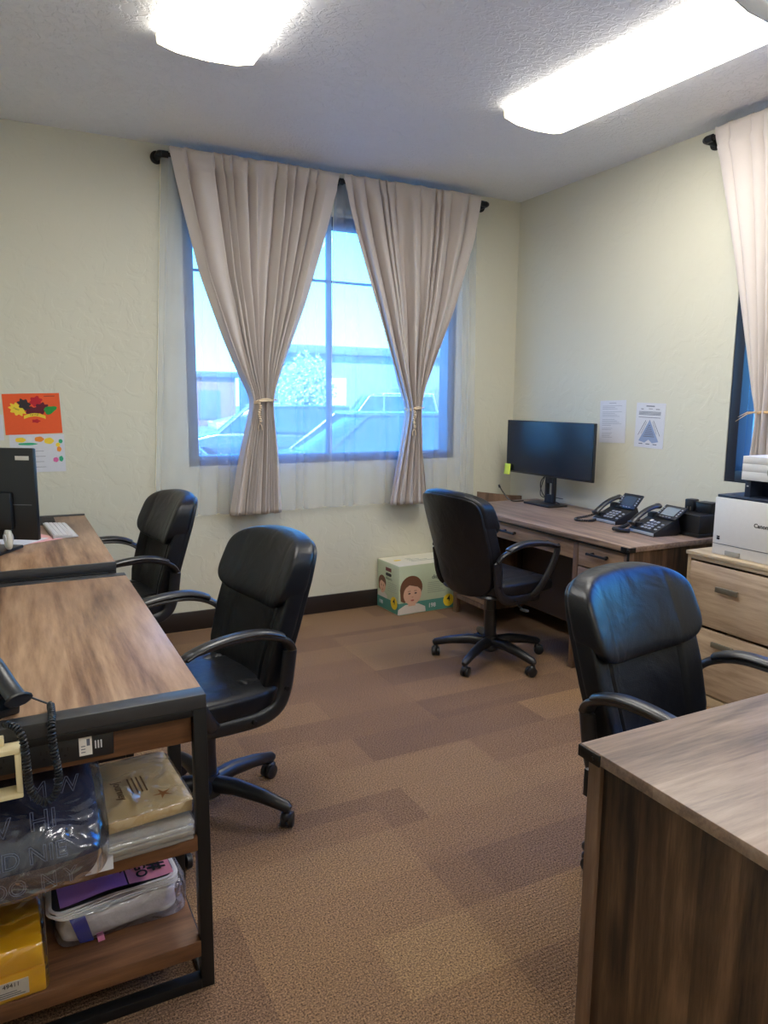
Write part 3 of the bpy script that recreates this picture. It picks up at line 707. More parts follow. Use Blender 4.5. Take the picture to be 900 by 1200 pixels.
def desk_far():
    x0, x1, y0, y1, zt = -.33, .352, 3.045, 4.40, .813
    t = thing('desk', 'farther walnut desk with black metal frame, nearest the back wall', 'desk', (x0, y0, 0))
    w, l = x1-x0, y1-y0; P = .032
    MB().box(0, w, .018, l-.03, zt-.03, zt-.001, .002).build('tabletop', M_walnut, t)
    for a, b_ in ((0, .018), (l-.03, l)): MB().box(0, w, a, b_, zt-.037, zt+(.006 if a else 0), .002).build('metal_edge', M_trim, t)
    for a in (0, l-P):
        for xx in (0, w-P): MB().box(xx, xx+P, a, a+P, 0, zt-.037, .002).build('leg', M_blackm, t)
        MB().box(P, w-P, a, a+P, 0, .028, .002).build('foot_rail', M_blackm, t)
        MB().box(P, w-P, a, a+P, zt-.065, zt-.037, .002).build('top_rail', M_blackm, t)
    for xx in (w-P, 0): MB().box(xx, xx+P, P, l-P, zt-.053, zt-.037, .002).build('side_rail', M_blackm, t)
desk_far()

# things on the far desk
ZF = .813
t = thing('monitor', 'black monitor seen from behind on the farther walnut desk', 'monitor', (-.075, 3.50, ZF), math.radians(0))
# panel: right edge nearer the camera
A = Vector((.165, -.13)); dirv = Vector((-1, .62)).normalized()   # along the panel going left
Mm = Matrix.Translation((A.x, A.y, 0)) @ Matrix.Rotation(math.atan2(dirv.y, dirv.x), 4, 'Z')
MB().box(0, .56, -.012, .012, .055, .445, .006, M=Mm).build('panel', M_black, t)
MB().box(.008, .552, -.014, -.0115, .065, .437, 0, M=Mm).build('screen', M_screen, t)
b = MB().box(.10, .46, .010, .035, .10, .26, .008, M=Mm); b.build('rear_housing', M_black, t)
b = MB().box(.02, .08, .0118, .0125, .395, .412, 0, M=Mm); b.build('rear_sticker', mat('white_sticker2', (214, 212, 210), .6), t)
b = MB().box(.02, .30, .0118, .013, .205, .208, 0, M=Mm); b.build('rear_seam', mat('light_seam', (110, 112, 118), .5), t)
b = MB().box(.26, .30, .0, .03, .012, .30, .004, M=Mm); b.build('stand_neck', M_black, t)
b = MB().box(.13, .40, -.09, .11, 0, .014, .004, M=Mm); b.build('stand_foot', M_black, t)
# keyboard
t = thing('keyboard', 'white slim keyboard on the farther walnut desk', 'keyboard', (.195, 3.88, ZF), math.radians(90+4))
MB().prism([(-.055, .001), (.055, .001), (.055, .016), (-.055, .006)], -.20, .20, 'x').build('keyboard_body', mat('aluminium', (196, 198, 200), .35, metal=.5), t)
for r_ in range(5):
    k = MB()
    for c in range(14):
        x = -.195+.0282*c; y = -.048+.020*r_
        k.box(x, x+.024, y, y+.0165, .007+.0018*r_, .0115+.0018*r_, .001)
    k.build('key_row', M_white, t)
t = tag(MB().box(-.09, .09, -.12, .12, 0, .003, .001).build('mouse_pad', mat('pad_black', (32, 32, 34), .8), loc=(.10, 4.22, ZF)), 'dark mouse pad under the mouse at the back of the farther walnut desk', 'mouse pad')
t = thing('computer_mouse', 'dark computer mouse on the mouse pad by the back wall', 'mouse', (.075, 4.20, ZF+.003), .2)
MB().sup((0, 0, .014), (.06, .10, .036), .8, .7, lambda x, y, z: (x, y, max(z, 0)), 24, 14).build('mouse_body', M_black, t)
MB().cyl((-.003, .025, .030), (.003, .025, .030), .007).build('scroll_wheel', M_trim, t)
o = MB().box(-.11, .11, -.14, .14, 0, .0015).build('paper_sheet', mat('pink_paper', (226, 170, 172), .8), loc=(.03, 3.74, ZF)); o.rotation_euler = (0, 0, .5)
tag(o, 'pink printed sheet lying under the left monitor', 'paper')
o = MB().box(-.10, .10, -.13, .13, 0, .002).build('paper_sheet', M_paper, loc=(-.03, 3.70, ZF+.0016)); o.rotation_euler = (0, 0, .9)
tag(o, 'white sheet lying on the pink one under the left monitor', 'paper')
t = thing('tape_dispenser', 'small translucent white oval dispenser beside the left monitor stand', 'dispenser', (-.03, 3.42, ZF+.0145), .3)
MB().sup((0, 0, .045), (.03, .05, .09), .7, .8, None, 24, 16).build('dispenser_body', mat('translucent_white', (212, 210, 200), .3), t)
MB().cyl((-.016, 0, .05), (.016, 0, .05), .018).build('roll', M_paper, t)

# desk phone on the near desk with coiled cord
ZN = .776
t = thing('desk_phone', 'black desk phone with coiled cord on the near walnut desk', 'telephone', (-.170, 1.77, ZN), math.radians(112))
MB().prism([(-.10, 0), (.10, 0), (.10, .085), (.06, .08), (-.105, .02)], -.125, .10, 'y', 0, .004).build('phone_body', M_black, t)
hs = smooth([(-.125, -.115, .040), (-.08, -.115, .052), (.0, -.115, .09), (.06, -.115, .108), (.11, -.115, .115)], 2)
MB().tube(hs, [.020, .024]+[.017]*(len(hs)-4)+[.023, .014], 12, flat=(1.3, .75)).build('handset', M_armp, t)
b = MB()
for r_ in range(4):
    for c in range(3):
        x = -.075+.026*r_; z = .022+(x+.105)*.36; b.box(x-.008, x+.008, -.02+.03*c, .0+.03*c, z-.004, z+.006, .001)
b.build('keypad', M_trim, t)
b = MB(); z = .065; b.poly([(.06, .08, .0815), (.06, -.03, .0815), (.09, -.03, .0860), (.09, .08, .0860)]); b.build('phone_display', mat('grey_display', (150, 160, 162), .25), t)
def coil(path, r, turns, wire, m, name, parent):
    f = smooth(path, 4); L_ = [0]
    for a, b_ in zip(f[:-1], f[1:]): L_.append(L_[-1]+(b_-a).length)
    tot = L_[-1]; n = turns*9; pts = []; j = 0; prev = Vector((.37, .21, 1))
    for i in range(n+1):
        s = tot*i/n
        while j < len(L_)-2 and L_[j+1] < s: j += 1
        k = (s-L_[j])/max(1e-6, L_[j+1]-L_[j]); p = f[j].lerp(f[j+1], k); d = (f[j+1]-f[j]).normalized()
        u = (prev-d*prev.dot(d)).normalized(); prev = u; v = d.cross(u); a = 2*PI*i/9
        pts.append(p+u*math.cos(a)*r+v*math.sin(a)*r)
    return MB().tube(pts, wire, 6).build(name, m, parent)
t2 = thing('phone_cord', 'black coiled phone cord drooping over the near desk edge', 'cord', (0, 1.63, ZN))
coil([(.045, .085, .012), (.045, .02, .012), (.040, -.022, .004), (.043, -.03, -.05), (.050, -.028, -.10), (.044, -.028, -.145), (.018, -.03, -.163), (-.008, -.03, -.13), (-.010, -.03, -.07), (-.012, -.026, -.015), (-.022, -.01, .010), (-.045, .02, .012)], .0065, 68, .0024, M_black, 'coil', t2)
MB().tube(smooth([(.045, .085, .012), (.03, .088, .02), (.008, .085, .035)], 2), .0022, 6).build('straight_lead', M_black, t2)
# cream plastic frame hanging at the desk end
t = thing('plastic_holder', 'cream plastic open holder hanging below the near desk edge by the phone cord', 'holder', (-.065, 1.615, .70))
cm = mat('cream_plastic', (222, 206, 164), .45)
b = MB(); x0, x1, z0, z1 = -.09, .045, -.062, .048; tt = .012
b.box(x0, x1, -.012, .03, z1-tt, z1, .003); b.box(x0, x1, -.012, .03, z0, z0+tt, .003); b.box(x1-tt, x1, -.012, .03, z0+tt, z1-tt, .003); b.box(x0, x0+tt, -.012, .03, z0+tt, z1-tt, .003)
b.build('holder_frame', cm, t); MB().box(x0+.02, x1-.03, .012, .032, .048, .066, .002).build('hook', cm, t)

# ------------------------------------------------------------------ things on the shelves under the near desk
S1, S2 = .418, .134
M_navy = mat('navy_fabric', (26, 33, 62), .7, bump=.3, bscale=90); M_outl = mat('pale_outline_print', (104, 110, 134), .6)
t = thing('bagged_shirt', 'navy shirt with outlined lettering in a clear plastic bag on the upper shelf', 'bagged clothing', (-.06, 1.745, S1))
def dn(x, y, z):
    z += .018*noise.noise(Vector((x*9, y*9, 1.3)))+ .30*max(0, x+.0)*(.5+.5*min(1, max(0, y+.05)*8))*0; return x, y, max(z, .001)
def hgt(u, v): return 0
b = MB()
def shirt(x, y, z):
    f = (x+.24)/.44; top = z > .08
    if top: z += .05*0*math.exp(-((x-.13)/.05)**2)*(1 if y > -.12 else .3) + .016*noise.noise(Vector((x*14, y*12, .3))) - .55*max(0, -(y+.0))
    return x, y, max(z, .001)
b.sup((-.04, .01, .10), (.46, .34, .20), .5, .35, shirt, 90, 36); b.build('folded_shirt', M_navy, t)
# lettering on the sloping front face and top
lett = [('HEAVEN', .055, (-.06, -.118, .125), 0), ('WORKS', .050, (-.02, -.128, .075), 0), ('NEED', .040, (-.13, -.128, .055), 0), ('WORN', .042, (.02, -.13, .026), 0)]
lett = [('AV  HI', .058, (.02, -.128, .150), 0), ('NED NIE', .050, (.02, -.166, .095), 0), ('NOO  N Y', .044, (.03, -.172, .035), 0), ('M W', .05, (.10, -.06, .185), 0)]
for st, sz, o, _ in lett: text(st, sz, M_outl, t, o, (1, 0, .02), (0, .25, 1), outline=.0007)
def film(x, y, z):
    x, y, z = shirt(x, y, z); n_ = .012*abs(noise.noise(Vector((x*16, y*10, z*20))))
    return x*1.03+n_, y*1.03-n_, max(.0005, z*1.02+n_)
MB().sup((-.04, .01, .102), (.475, .355, .208), .45, .3, film, 90, 36).build('plastic_bag', M_film, t)
# books / calendar in a clear bag
M_cream = mat('cream_cover', (206, 182, 138), .5); M_pages = mat('book_pages', (196, 166, 116), .8)
t = thing('bagged_book', 'cream book with a starfish cover in a clear bag on the upper shelf', 'book', (.235, 1.80, S1+.052), math.radians(4))
def bend(b, k=.25):
    for v in b.bm.verts: v.co.z -= k*max(0, -.02-v.co.x)**2*3
    return b
bend(MB().box(-.10, .100, -.125, .155, 0, .028, .003)).build('page_block', M_pages, t)
bend(MB().grid(lambda u, v: (-.102+.204*u, -.128+.286*v, .0295), 16, 4)).build('cover', M_cream, t)
st = MB(); pts = []
for k in range(10):
    a = PI/2+k*PI/5+.3; r_ = .026 if k % 2 == 0 else .007; pts.append((.045+r_*math.cos(a), -.065+r_*math.sin(a), .031))
st.poly(pts); st.build('starfish_print', mat('starfish_orange', (168, 112, 58), .7), t)
text('Journey', .03, mat('cover_brown', (120, 92, 62), .7), t, (-.045, .0, .0302), (0, -1, 0), (1, 0, 0))
for k in range(4): MB().box(-.02+.011*k, -.016+.011*k, -.03, .05, .0297, .0302).build('text_line', MATS['cover_brown'], t)
MB().sup((.0, .015, .012), (.218, .300, .052), .3, .22, lambda x, y, z: (x, y, z+.003*noise.noise(Vector((x*30, y*30, 0)))-(.75*max(0, -.02-x)**2)), 60, 16).build('plastic_bag', M_film, t)
t = thing('envelope_stack', 'stack of grey-white envelopes in clear wrap under the cream book', 'envelopes', (.235, 1.765, S1), math.radians(3))
for k in range(5):
    o_ = .004*math.sin(k*2.1); MB().box(-.14+o_, .095+o_, -.128+o_, .12, .0005+.009*k, .0085+.009*k, .002).build('envelope', mat('envelope_grey', (176, 172, 166), .6), t)
MB().sup((-.02, -.005, .024), (.25, .265, .052), .3, .2, lambda x, y, z: (x, y-.003*abs(noise.noise(Vector((x*30, 0, z*60)))), max(.0003, z)), 60, 14).build('plastic_wrap', M_film, t)
o = MB().box(-.03, .03, 0, .0015, 0, .035).build('paper_tag', M_paper, loc=(.12, 1.622, S1-.008)); tag(o, 'white paper tag sticking out at the front of the upper shelf', 'paper tag')
# lower shelf: stack of die-cut stickers in plastic
t = thing('sticker_bundle', 'bundle of pink die-cut stickers in a clear bag on the lower shelf', 'stickers', (.170, 1.885, S2), math.radians(3)); t.scale = (1, 1, .74)
M_stw = mat('sticker_white', (224, 222, 228), .5); M_stk = mat('sticker_black', (22, 20, 30), .5)
MB().sup((0, 0, .062), (.29, .22, .122), .35, .3, lambda x, y, z: (x+.006*noise.noise(Vector((y*20, z*40, 3))), y-.012*noise.noise(Vector((x*18, z*45, 0))), max(.0006, z)), 80, 40).build('wrapped_stack', mat('grey_wrap', (196, 192, 198), .35, bump=.6, bscale=40, var=.2), t)
def outl(ins):
    pts = []
    for cx, cy, a0 in ((-.125, -.09, 180), (.118, -.085, 270), (.115, .075, 0), (-.11, .08, 90)):
        for k in range(7):
            a = math.radians(a0+90*k/6); r_ = .032-ins; pts.append((cx+r_*math.cos(a), cy+r_*math.sin(a)))
    return pts
def wave(b, k):
    for v in b.bm.verts: v.co.z += .006*math.sin(v.co.x*26+.5*k)+.02*v.co.x
    return b
for k in range(5):
    z0 = .116+k*.0085; dx_ = -.006*(k % 3)
    b = MB()
    def ring(ins, z, dz_, mm):
        bb = MB(); t_ = outl(ins); n_ = len(t_)
        f_ = []
        for i_ in range(n_):
            p0, p1 = t_[i_], t_[(i_+1) % n_]
            for q_ in range(6): f_.append((p0[0]+(p1[0]-p0[0])*q_/6+dx_, p0[1]+(p1[1]-p0[1])*q_/6))
        bb.prism(f_, z, z+dz_, 'z'); return wave(bb, k)
    ring(0, z0, .0038, 0).build('sticker', M_stw, t); ring(.008, z0+.0038, .0042, 0).build('sticker_outline', M_stk, t)
def top_plate(nm, x0, x1, m_, z, y0=-.108, y1=.1):
    b = MB().grid(lambda u, v: (x0+(x1-x0)*u, y0+(y1-y0)*v, z+.006*math.sin((x0+(x1-x0)*u)*26+2.0)+.02*(x0+(x1-x0)*u)), 16, 6); b.build(nm, m_, t)
top_plate('sticker_face', -.138, .020, mat('sticker_purple', (172, 120, 196), .5), .1592); top_plate('sticker_face', .024, .134, mat('sticker_pink', (232, 150, 176), .5), .1594)
text('#', .060, M_stk, t, (.100, -.065, .1640), (0, -1, 0), (1, 0, .0), bold=.0015); text('GO', .038, M_stk, t, (.058, -.070, .1665), (0, -1, 0), (1, 0, 0), bold=.001); text('K', .036, M_stk, t, (.022, -.045, .1675), (0, -1, 0), (1, 0, 0), bold=.001)
MB().prism([(-.100, .02), (-.068, .016), (-.085, .112), (-.120, .112)], -.124, -.120, 'y').build('blue_tape', mat('blue_tape', (36, 48, 150), .35), t)
MB().prism([(-.058, .0), (-.042, .002), (-.046, .034), (-.062, .032)], -.1235, -.120, 'y').build('pink_tab', mat('pink_tab', (196, 120, 160), .4), t)
MB().sup((.006, 0, .070), (.318, .262, .138), .35, .22, lambda x, y, z: (x+.012*abs(noise.noise(Vector((y*14, z*30, 5)))), y-.010*noise.noise(Vector((x*14, z*30, 2))), max(.0004, z)), 80, 30).build('plastic_bag', M_film, t)
# yellow parcel
t = thing('yellow_parcel', 'yellow cardboard pack with a white label at the left of the lower shelf', 'parcel', (-.13, 1.785, S2), math.radians(1))
M_yel = mat('yellow_card', (236, 178, 34), .4)
MB().box(-.15, .125, -.13, .13, 0, .062, .003).build('lower_pack', M_yel, t); MB().box(-.15, .122, -.128, .13, .064, .122, .003).build('upper_pack', M_yel, t)
lb = MB().box(-.05, .09, -.1325, -.1300, .010, .048).build('label', mat('label_white', (220, 216, 208), .6), t)
text('49411', .014, M_stk, lb, (.055, -.1332, .040), (1, 0, 0), (0, 0, 1)); MB().box(-.02, .002, -.1331, -.1325, .028, .042).build('barcode', M_stk, lb)
q = MB()
for k in range(3): q.box(.025, .082-.008*k, -.1331, -.1325, .014+.005*k, .0155+.005*k)
q.build('print_line', M_ink, lb)
MB().sup((-.013, -.001, .062), (.292, .272, .132), .16, .12, lambda x, y, z: (x+.003*noise.noise(Vector((y*20, z*20, 1))), y-.003*abs(noise.noise(Vector((x*20, z*30, 7)))), max(.0004, z)), 60, 20).build('plastic_bag', M_film, t)

# ------------------------------------------------------------------ drawings on the back wall
def sheet(name, label, corners, m, cat='paper', n='y'):
    pass
t = thing('wall_drawing', 'orange sheet with coloured paper leaves taped on the back wall', 'drawing', (.125, D, 1.375))
M_or = mat('orange_paper', (232, 92, 44), .8)
Mr = Matrix.Rotation(-.03, 4, 'Y')
MB().box(-.145, .145, -.002, -.0005, -.113, .113, M=Mr).build('sheet', M_or, t)
def leaf(cx, cz, r_, m_, lobes=9, sx_=1.5, rot=0, yy=-.0028, amp_=.16):
    b = MB(); pts = []; N_ = lobes*8
    for k in range(N_):
        a = 2*PI*k/N_; q = r_*(1+amp_*math.cos(a*lobes)); x_, z_ = q*math.cos(a)*sx_, q*math.sin(a)
        pts.append((cx+x_*math.cos(rot)-z_*math.sin(rot), yy, cz+x_*math.sin(rot)+z_*math.cos(rot)))
    b.poly(pts); return b
M_ye = mat('yellow_paper', (238, 206, 60), .8); M_dk = mat('dark_paper', (52, 44, 46), .8); M_rd = mat('red_paper', (190, 30, 44), .8); M_ma = mat('maroon_paper', (96, 22, 40), .8); M_gn = mat('green_paper', (42, 148, 66), .8)
leaf(-.075, .025, .030, M_ye, 9, 1.4, -.5).build('paper_leaf', M_ye, t); leaf(-.04, .052, .026, M_dk, 7, 1.3, -.7, -.0032).build('paper_leaf', M_dk, t); leaf(.02, .07, .026, M_rd, 6, 1.2, .3, -.003).build('paper_leaf', M_rd, t)
leaf(.045, .03, .028, M_ma, 7, 1.3, .5, -.0036).build('paper_leaf', M_ma, t); leaf(.09, .022, .021, M_gn, 3, 1.6, .4, -.004).build('paper_leaf', M_gn, t); leaf(.0, .015, .024, M_ma, 7, 1.5, 0, -.0026).build('paper_leaf', M_ma, t)
b = MB(); b.grid(lambda u, v: (-.045+.11*u, -.0044, -.028+.018*v+.014*math.sin(PI*u)), 10, 1); b.build('paper_banner', M_ye, t)
leaf(.015, -.040, .010, M_rd, 5, 2, 0, -.0042).build('paper_leaf', M_rd, t)
text('Happy', .012, M_dk, t, (-.08, -.0046, .028), (1, 0, -.4), (.4, 0, 1)); text('Fall Y\'all', .013, M_dk, t, (.008, -.005, -.006), (1, 0, 0), (0, 0, 1))
q = MB().box(.065, .12, -.0026, -.002, .095, .098, M=Mr); q.build('print_line', M_dk, t)
t = thing('wall_drawing', 'white sheet with a coloured vegetable border taped below the orange sheet', 'drawing', (.140, D, 1.155))
MB().box(-.14, .14, -.004, -.0025, -.108, .104, M=Matrix.Rotation(.0, 4, 'Y')).build('sheet', M_paper, t)
VC = {'ye': M_ye, 'or': mat('carrot_orange', (232, 140, 50), .8), 'gn': mat('bean_green', (52, 164, 120), .8), 'pk': mat('radish_pink', (214, 104, 160), .8), 'wh': M_white}
for cx, cz, r_, c, sx_ in ((-.085, .075, .014, 'ye', 1.9), (-.04, .078, .013, 'wh', 1.2), (.01, .078, .015, 'or', 1.6), (.06, .068, .018, 'ye', 1.4), (-.05, .052, .007, 'gn', 7), (.11, .02, .015, 'or', .8), (.12, .065, .012, 'gn', .9), (.09, -.04, .014, 'pk', 1), (.118, -.035, .016, 'gn', .7), (.105, .045, .012, 'ye', 1)):
    leaf(cx, cz, r_, VC[c], 5, sx_, 0, -.0045, .05).build('vegetable_print', VC[c], t)
for k in range(4):
    MB().box(-.03, .03+.008*(k % 2), -.0046, -.004, .01-.03*k, .012-.03*k).build('print_line', M_ink, t)
o = MB().box(-.1, .1, -.0015, 0, -.07, .07).build('wall_notice', M_paper, loc=(-.125, D, 1.30)); tag(o, 'white notice on the back wall left of the orange sheet, mostly out of frame', 'paper')

# ------------------------------------------------------------------ oak desk with the monitor
def oak_corner(b, x, y, z, sx_, sy_):
    b.box(min(x, x+sx_*.04), max(x, x+sx_*.04), y-.003 if sy_ > 0 else y-.004, y+.004 if sy_ > 0 else y+.003, z-.030, z-.004, .001)
    b.box(x-.005, x, y-.003, y+.012, z-.075, z-.004, .001) if sy_ > 0 else None
    b.sup((x-.005, y+.004, z-.017), (.014, .016, .016), .8, .8, nu=10, nv=6) if sy_ > 0 else None
    b.box(x-.004 if sx_ > 0 else x-.003, x+.003 if sx_ > 0 else x+.004, min(y, y+sy_*.055), max(y, y+sy_*.055), z-.030, z-.004, .001)
def bar_handle(parent, x, y, z, l=.085, m=M_handle):
    b = MB(); b.tube([(x-.028, y-l/2, z), (x-.028, y+l/2, z)], .0068, 10)
    for s in (-1, 1): b.cyl((x-.028, y+s*l*.36, z), (x, y+s*l*.36, z), .006, .009, 12); b.sup((x-.028, y+s*l/2, z), (.015, .014, .015), .9, .9, nu=12, nv=8)
    return b.build('handle', m, parent)
X0, X1, Y0, Y1, ZT = 2.683, 3.43, 2.566, 4.205, .76
t = thing('desk', 'rustic oak desk with drawers along the right wall holding the monitor and phones', 'desk', (0, 0, 0))
MB().box(X0, X1, Y0, Y1, ZT-.028, ZT, .002).build('tabletop', M_oak, t)
b = MB(); oak_corner(b, X0, Y0, ZT, 1, 1); oak_corner(b, X0, Y1, ZT, 1, -1); b.build('corner_bracket', M_handle, t)
xi = X0+.022
def pedestal(y0, y1, doors):
    # case with legs
    b = MB(); b.box(xi+.018, X1-.02, y0+.004, y0+.024, .11, ZT-.028); b.box(xi+.018, X1-.02, y1-.024, y1-.004, .11, ZT-.028); b.box(xi+.02, X1-.02, y0+.02, y1-.02, .11, .13)
    b.box(X1-.04, X1-.02, y0+.02, y1-.02, .11, ZT-.028); b.build('pedestal_case', M_oakz, t)
    for (a, b_) in ((xi, y0), (xi, y1-.035), (X1-.06, y0), (X1-.06, y1-.035)): MB().box(a, a+.035, b_, b_+.035, 0, ZT-.028, .002).build('leg', M_oakd, t)
    MB().box(xi+.004, xi+.03, y0+.035, y1-.035, .105, .135, .002).build('front_rail', M_oakd, t)
    d = MB().box(xi+.002, xi+.02, y0+.038, y1-.038, .592, .722, .003).build('drawer', M_oakf, t); bar_handle(d, xi+.002, (y0+y1)/2, .672, .14)
    if doors:
        d = MB(); z0, z1 = .14, .586; a, c = y0+.038, y1-.038; r_ = .05
        d.box(xi+.002, xi+.02, a, a+r_, z0, z1, .002); d.box(xi+.002, xi+.02, c-r_, c, z0, z1, .002); d.box(xi+.002, xi+.02, a+r_, c-r_, z0, z0+r_, .002); d.box(xi+.002, xi+.02, a+r_, c-r_, z1-r_, z1, .002)
        d.box(xi+.010, xi+.016, a+r_, c-r_, z0+r_, z1-r_); d = d.build('door', M_oakf, t)
        MB().prism([(a+r_, z0+r_+.00), (a+r_+.04, z0+r_), (c-r_, z1-r_-.04), (c-r_, z1-r_), (c-r_-.04, z1-r_), (a+r_, z0+r_+.04)], xi+.004, xi+.012, 'x').build('door_brace', M_oakd, d)
        bar_handle(d, xi+.002, a+.025, .40, .08)
    else:
        for z0, z1 in ((.37, .584), (.14, .362)):
            d = MB().box(xi+.002, xi+.02, y0+.038, y1-.038, z0, z1, .003).build('drawer', M_oakf, t); bar_handle(d, xi+.002, (y0+y1)/2, (z0+z1)/2+.03, .14)
pedestal(Y0+.022, 2.99, False); pedestal(3.775, Y1-.022, True)
d = MB().box(xi+.004, xi+.022, 2.995, 3.77, .618, .722, .003).build('centre_drawer', M_oakf, t)
for yy in (3.16, 3.56): bar_handle(d, xi+.004, yy, .672, .13)
MB().box(X0+.004, X0+.024, Y0+.02, Y1-.02, ZT-.040, ZT-.028, .001).build('edge_strip', M_handle, t)
MB().box(X0+.3, X0+.318, 2.99, 3.775, .13, ZT-.028, .001).build('modesty_panel', mat('dark_back_panel', (60, 46, 38), .6), t)
# plank leaning in the corner beyond the desk
o = MB().prism([(3.045, .0), (3.44, 0), (3.44, .757), (3.35, .763), (3.045, .806)], 4.395, 4.42, 'y', 0, .002).build('wooden_board', M_oakd); tag(o, 'brown wooden board standing in the corner behind the oak desk', 'board')
# monitor
t = thing('monitor', 'black monitor with a dark screen and yellow note on the oak desk', 'monitor', (3.26, 3.91, ZT))
Mt = Matrix.Translation((0, 0, .0)) @ Matrix.Rotation(math.radians(2), 4, 'Z')
MB().box(0, .022, -.432, .432, .196, .572, .004, M=Mt).build('bezel', M_black, t)
MB().box(-.002, .002, -.425, .425, .210, .566, 0, M=Mt).build('screen', M_screen, t)
MB().box(.02, .05, -.2, .2, .28, .48, .01, M=Mt).build('rear_housing', M_black, t)
b = MB(); b.box(.035, .06, -.045, -.022, .01, .35, .002, M=Mt); b.box(.035, .06, .022, .045, .01, .35, .002, M=Mt); b.box(.035, .06, -.03, .03, .01, .07, .002, M=Mt); b.box(.035, .06, -.03, .03, .15, .35, .002, M=Mt); b.build('stand_neck', M_black, t)
MB().prism([(-.08, -.13), (.07, -.15), (.07, .15), (-.08, .13)], 0, .014, 'z', 0, .004, M=Mt).build('stand_foot', M_black, t)
b = MB(); b.tube(smooth([(.04, .02, .22), (.02, .09, .15), (.035, .06, .05), (.06, .0, .03), (.05, -.09, .02), (.03, -.12, .005)], 3), .0035, 7, M=Mt); b.tube(smooth([(.04, .04, .22), (.05, .10, .12), (.03, .09, .04), (.07, .0, .05), (.07, -.10, .05)], 3), .003, 7, M=Mt); b.build('monitor_cable', M_black, t)
o = MB().grid(lambda u, v: (-.030-.008*(1-v)**2, .428-.07*u+.002, .178+.078*v), 3, 6).build('sticky_note', mat('yellow_note', (222, 236, 84), .8)); o.location = (3.26, 3.91, ZT); tag(o, 'yellow-green sticky note on the lower corner of the right monitor', 'note')
o.modifiers.new('thickness', 'SOLIDIFY').thickness = .0006
o = MB().tube(smooth([(3.24, 4.12, ZT+.004), (3.14, 4.12, ZT+.004), (3.12, 4.16, ZT+.03), (3.09, 4.2, ZT+.10)], 3), .004, 8); o.cyl((3.09, 4.2, ZT+.098), (3.083, 4.205, ZT+.118), .008, .006); o = o.build('loose_cable', M_black); tag(o, 'black cable end curling up from the oak desk left of the monitor stand', 'cable')
# desk phones
def phone(label, loc, rz, tilt_screen, kind):
    t = thing('desk_phone', label, 'telephone', loc, rz)
    # local: front edge at -x, user stands at -x ; handset on the +y side
    SL = .46; sl = lambda x: .024+(x+.10)*SL
    body = [(-.10, .0), (.06, .0), (.085, .02), (.06, sl(.06)-.002), (.045, sl(.045)), (-.10, .024)]
    MB().prism(body, -.098, .10, 'y', 0, .004).build('phone_body', M_black, t)
    MB().box(-.104, -.099, -.096, .098, .004, .020, .001).build('silver_trim', mat('silver_plastic', (150, 156, 168), .3), t)
    b = MB(); Mk = Matrix.Translation((-.10, 0, .024)) @ Matrix.Rotation(-math.atan(SL), 4, 'Y')
    for r_ in range(4):
        for c in range(3): b.box(.022+.022*r_, .034+.022*r_, -.032+.027*c-.009, -.032+.027*c+.009, -.001, .004, .001, M=Mk)
    for r_ in range(3): b.box(.024+.026*r_, .034+.026*r_, -.086, -.070, -.001, .004, .001, M=Mk)
    b.build('keypad', mat('key_grey', (150, 156, 166), .4), t)
    hs = smooth([(-.112, .074, .046), (-.085, .074, .070), (-.03, .074, .108), (.03, .074, .132), (.078, .074, .138)], 2); n = len(hs)
    MB().tube(hs, [.012, .020, .022]+[.016]*(n-6)+[.022, .021, .012], 12, flat=(1.35, .75)).build('handset', M_armp, t)
    for xa, xb, e_ in ((-.085, -.045, .014), (.02, .055, .02)): MB().box(xa, xb, .052, .098, sl((xa+xb)/2)-.011, sl((xa+xb)/2)+e_, .004).build('cradle', M_black, t)
    # tilting display
    Ms = Matrix.Translation((.022, -.028, sl(.022)+.004)) @ Matrix.Rotation(math.radians(-tilt_screen), 4, 'Y')
    d = MB().box(0, .105, -.085, .075, -.006, .006, .005, M=Ms).build('display_panel', M_black, t)
    MB().box(.022, .085, -.055, .045, .0055, .0075, 0, M=Ms).build('display_screen', mat('lcd_grey' if kind else 'lcd_dark', (128, 138, 142) if kind else (58, 70, 74), .25), d)
    b = MB()
    for k in range(4):
        for yy in (-.072, .062): b.box(.025+.016*k, .033+.016*k, yy-.005, yy+.005, .005, .008, .001, M=Ms)
    for k in range(4): b.box(.008, .013, -.045+.024*k, -.030+.024*k, .005, .008, .001, M=Ms)
    b.build('soft_keys', MATS['key_grey'], d)
    return t
phone('black desk phone nearest the right monitor, its cord looped on the desk', (3.20, 3.17, ZT), math.radians(-4), 50, 0)
t = phone('black desk phone with a grey display at the near corner of the oak desk', (3.115, 2.80, ZT), math.radians(-6), 36, 1)
MB().box(.090, .106, .012, .030, .003, .006, M=Matrix.Translation((-.10, 0, .024)) @ Matrix.Rotation(-math.atan(.46), 4, 'Y')).build('white_sticker', M_white, t)
def cord(label, pts, r_=.008):
    c = thing('phone_cord', label, 'cord', pts[0]); o = Vector(pts[0]); coil([Vector(p)-o for p in pts], r_*.7, 40, r_*.36, M_black, 'coil', c)
cord('black coiled cord looped on the oak desk by the phone nearest the monitor', [(3.10, 3.25, ZT+.045), (3.06, 3.30, ZT+.02), (3.01, 3.33, ZT+.01), (2.98, 3.28, ZT+.01), (3.03, 3.22, ZT+.01), (3.09, 3.235, ZT+.012)])
cord('bunched black coiled cord beside the phone at the near desk corner', [(3.00, 2.885, ZT+.045), (2.965, 2.91, ZT+.022), (2.935, 2.94, ZT+.016), (2.93, 2.91, ZT+.02), (2.955, 2.885, ZT+.012), (2.99, 2.87, ZT+.010)], .011)
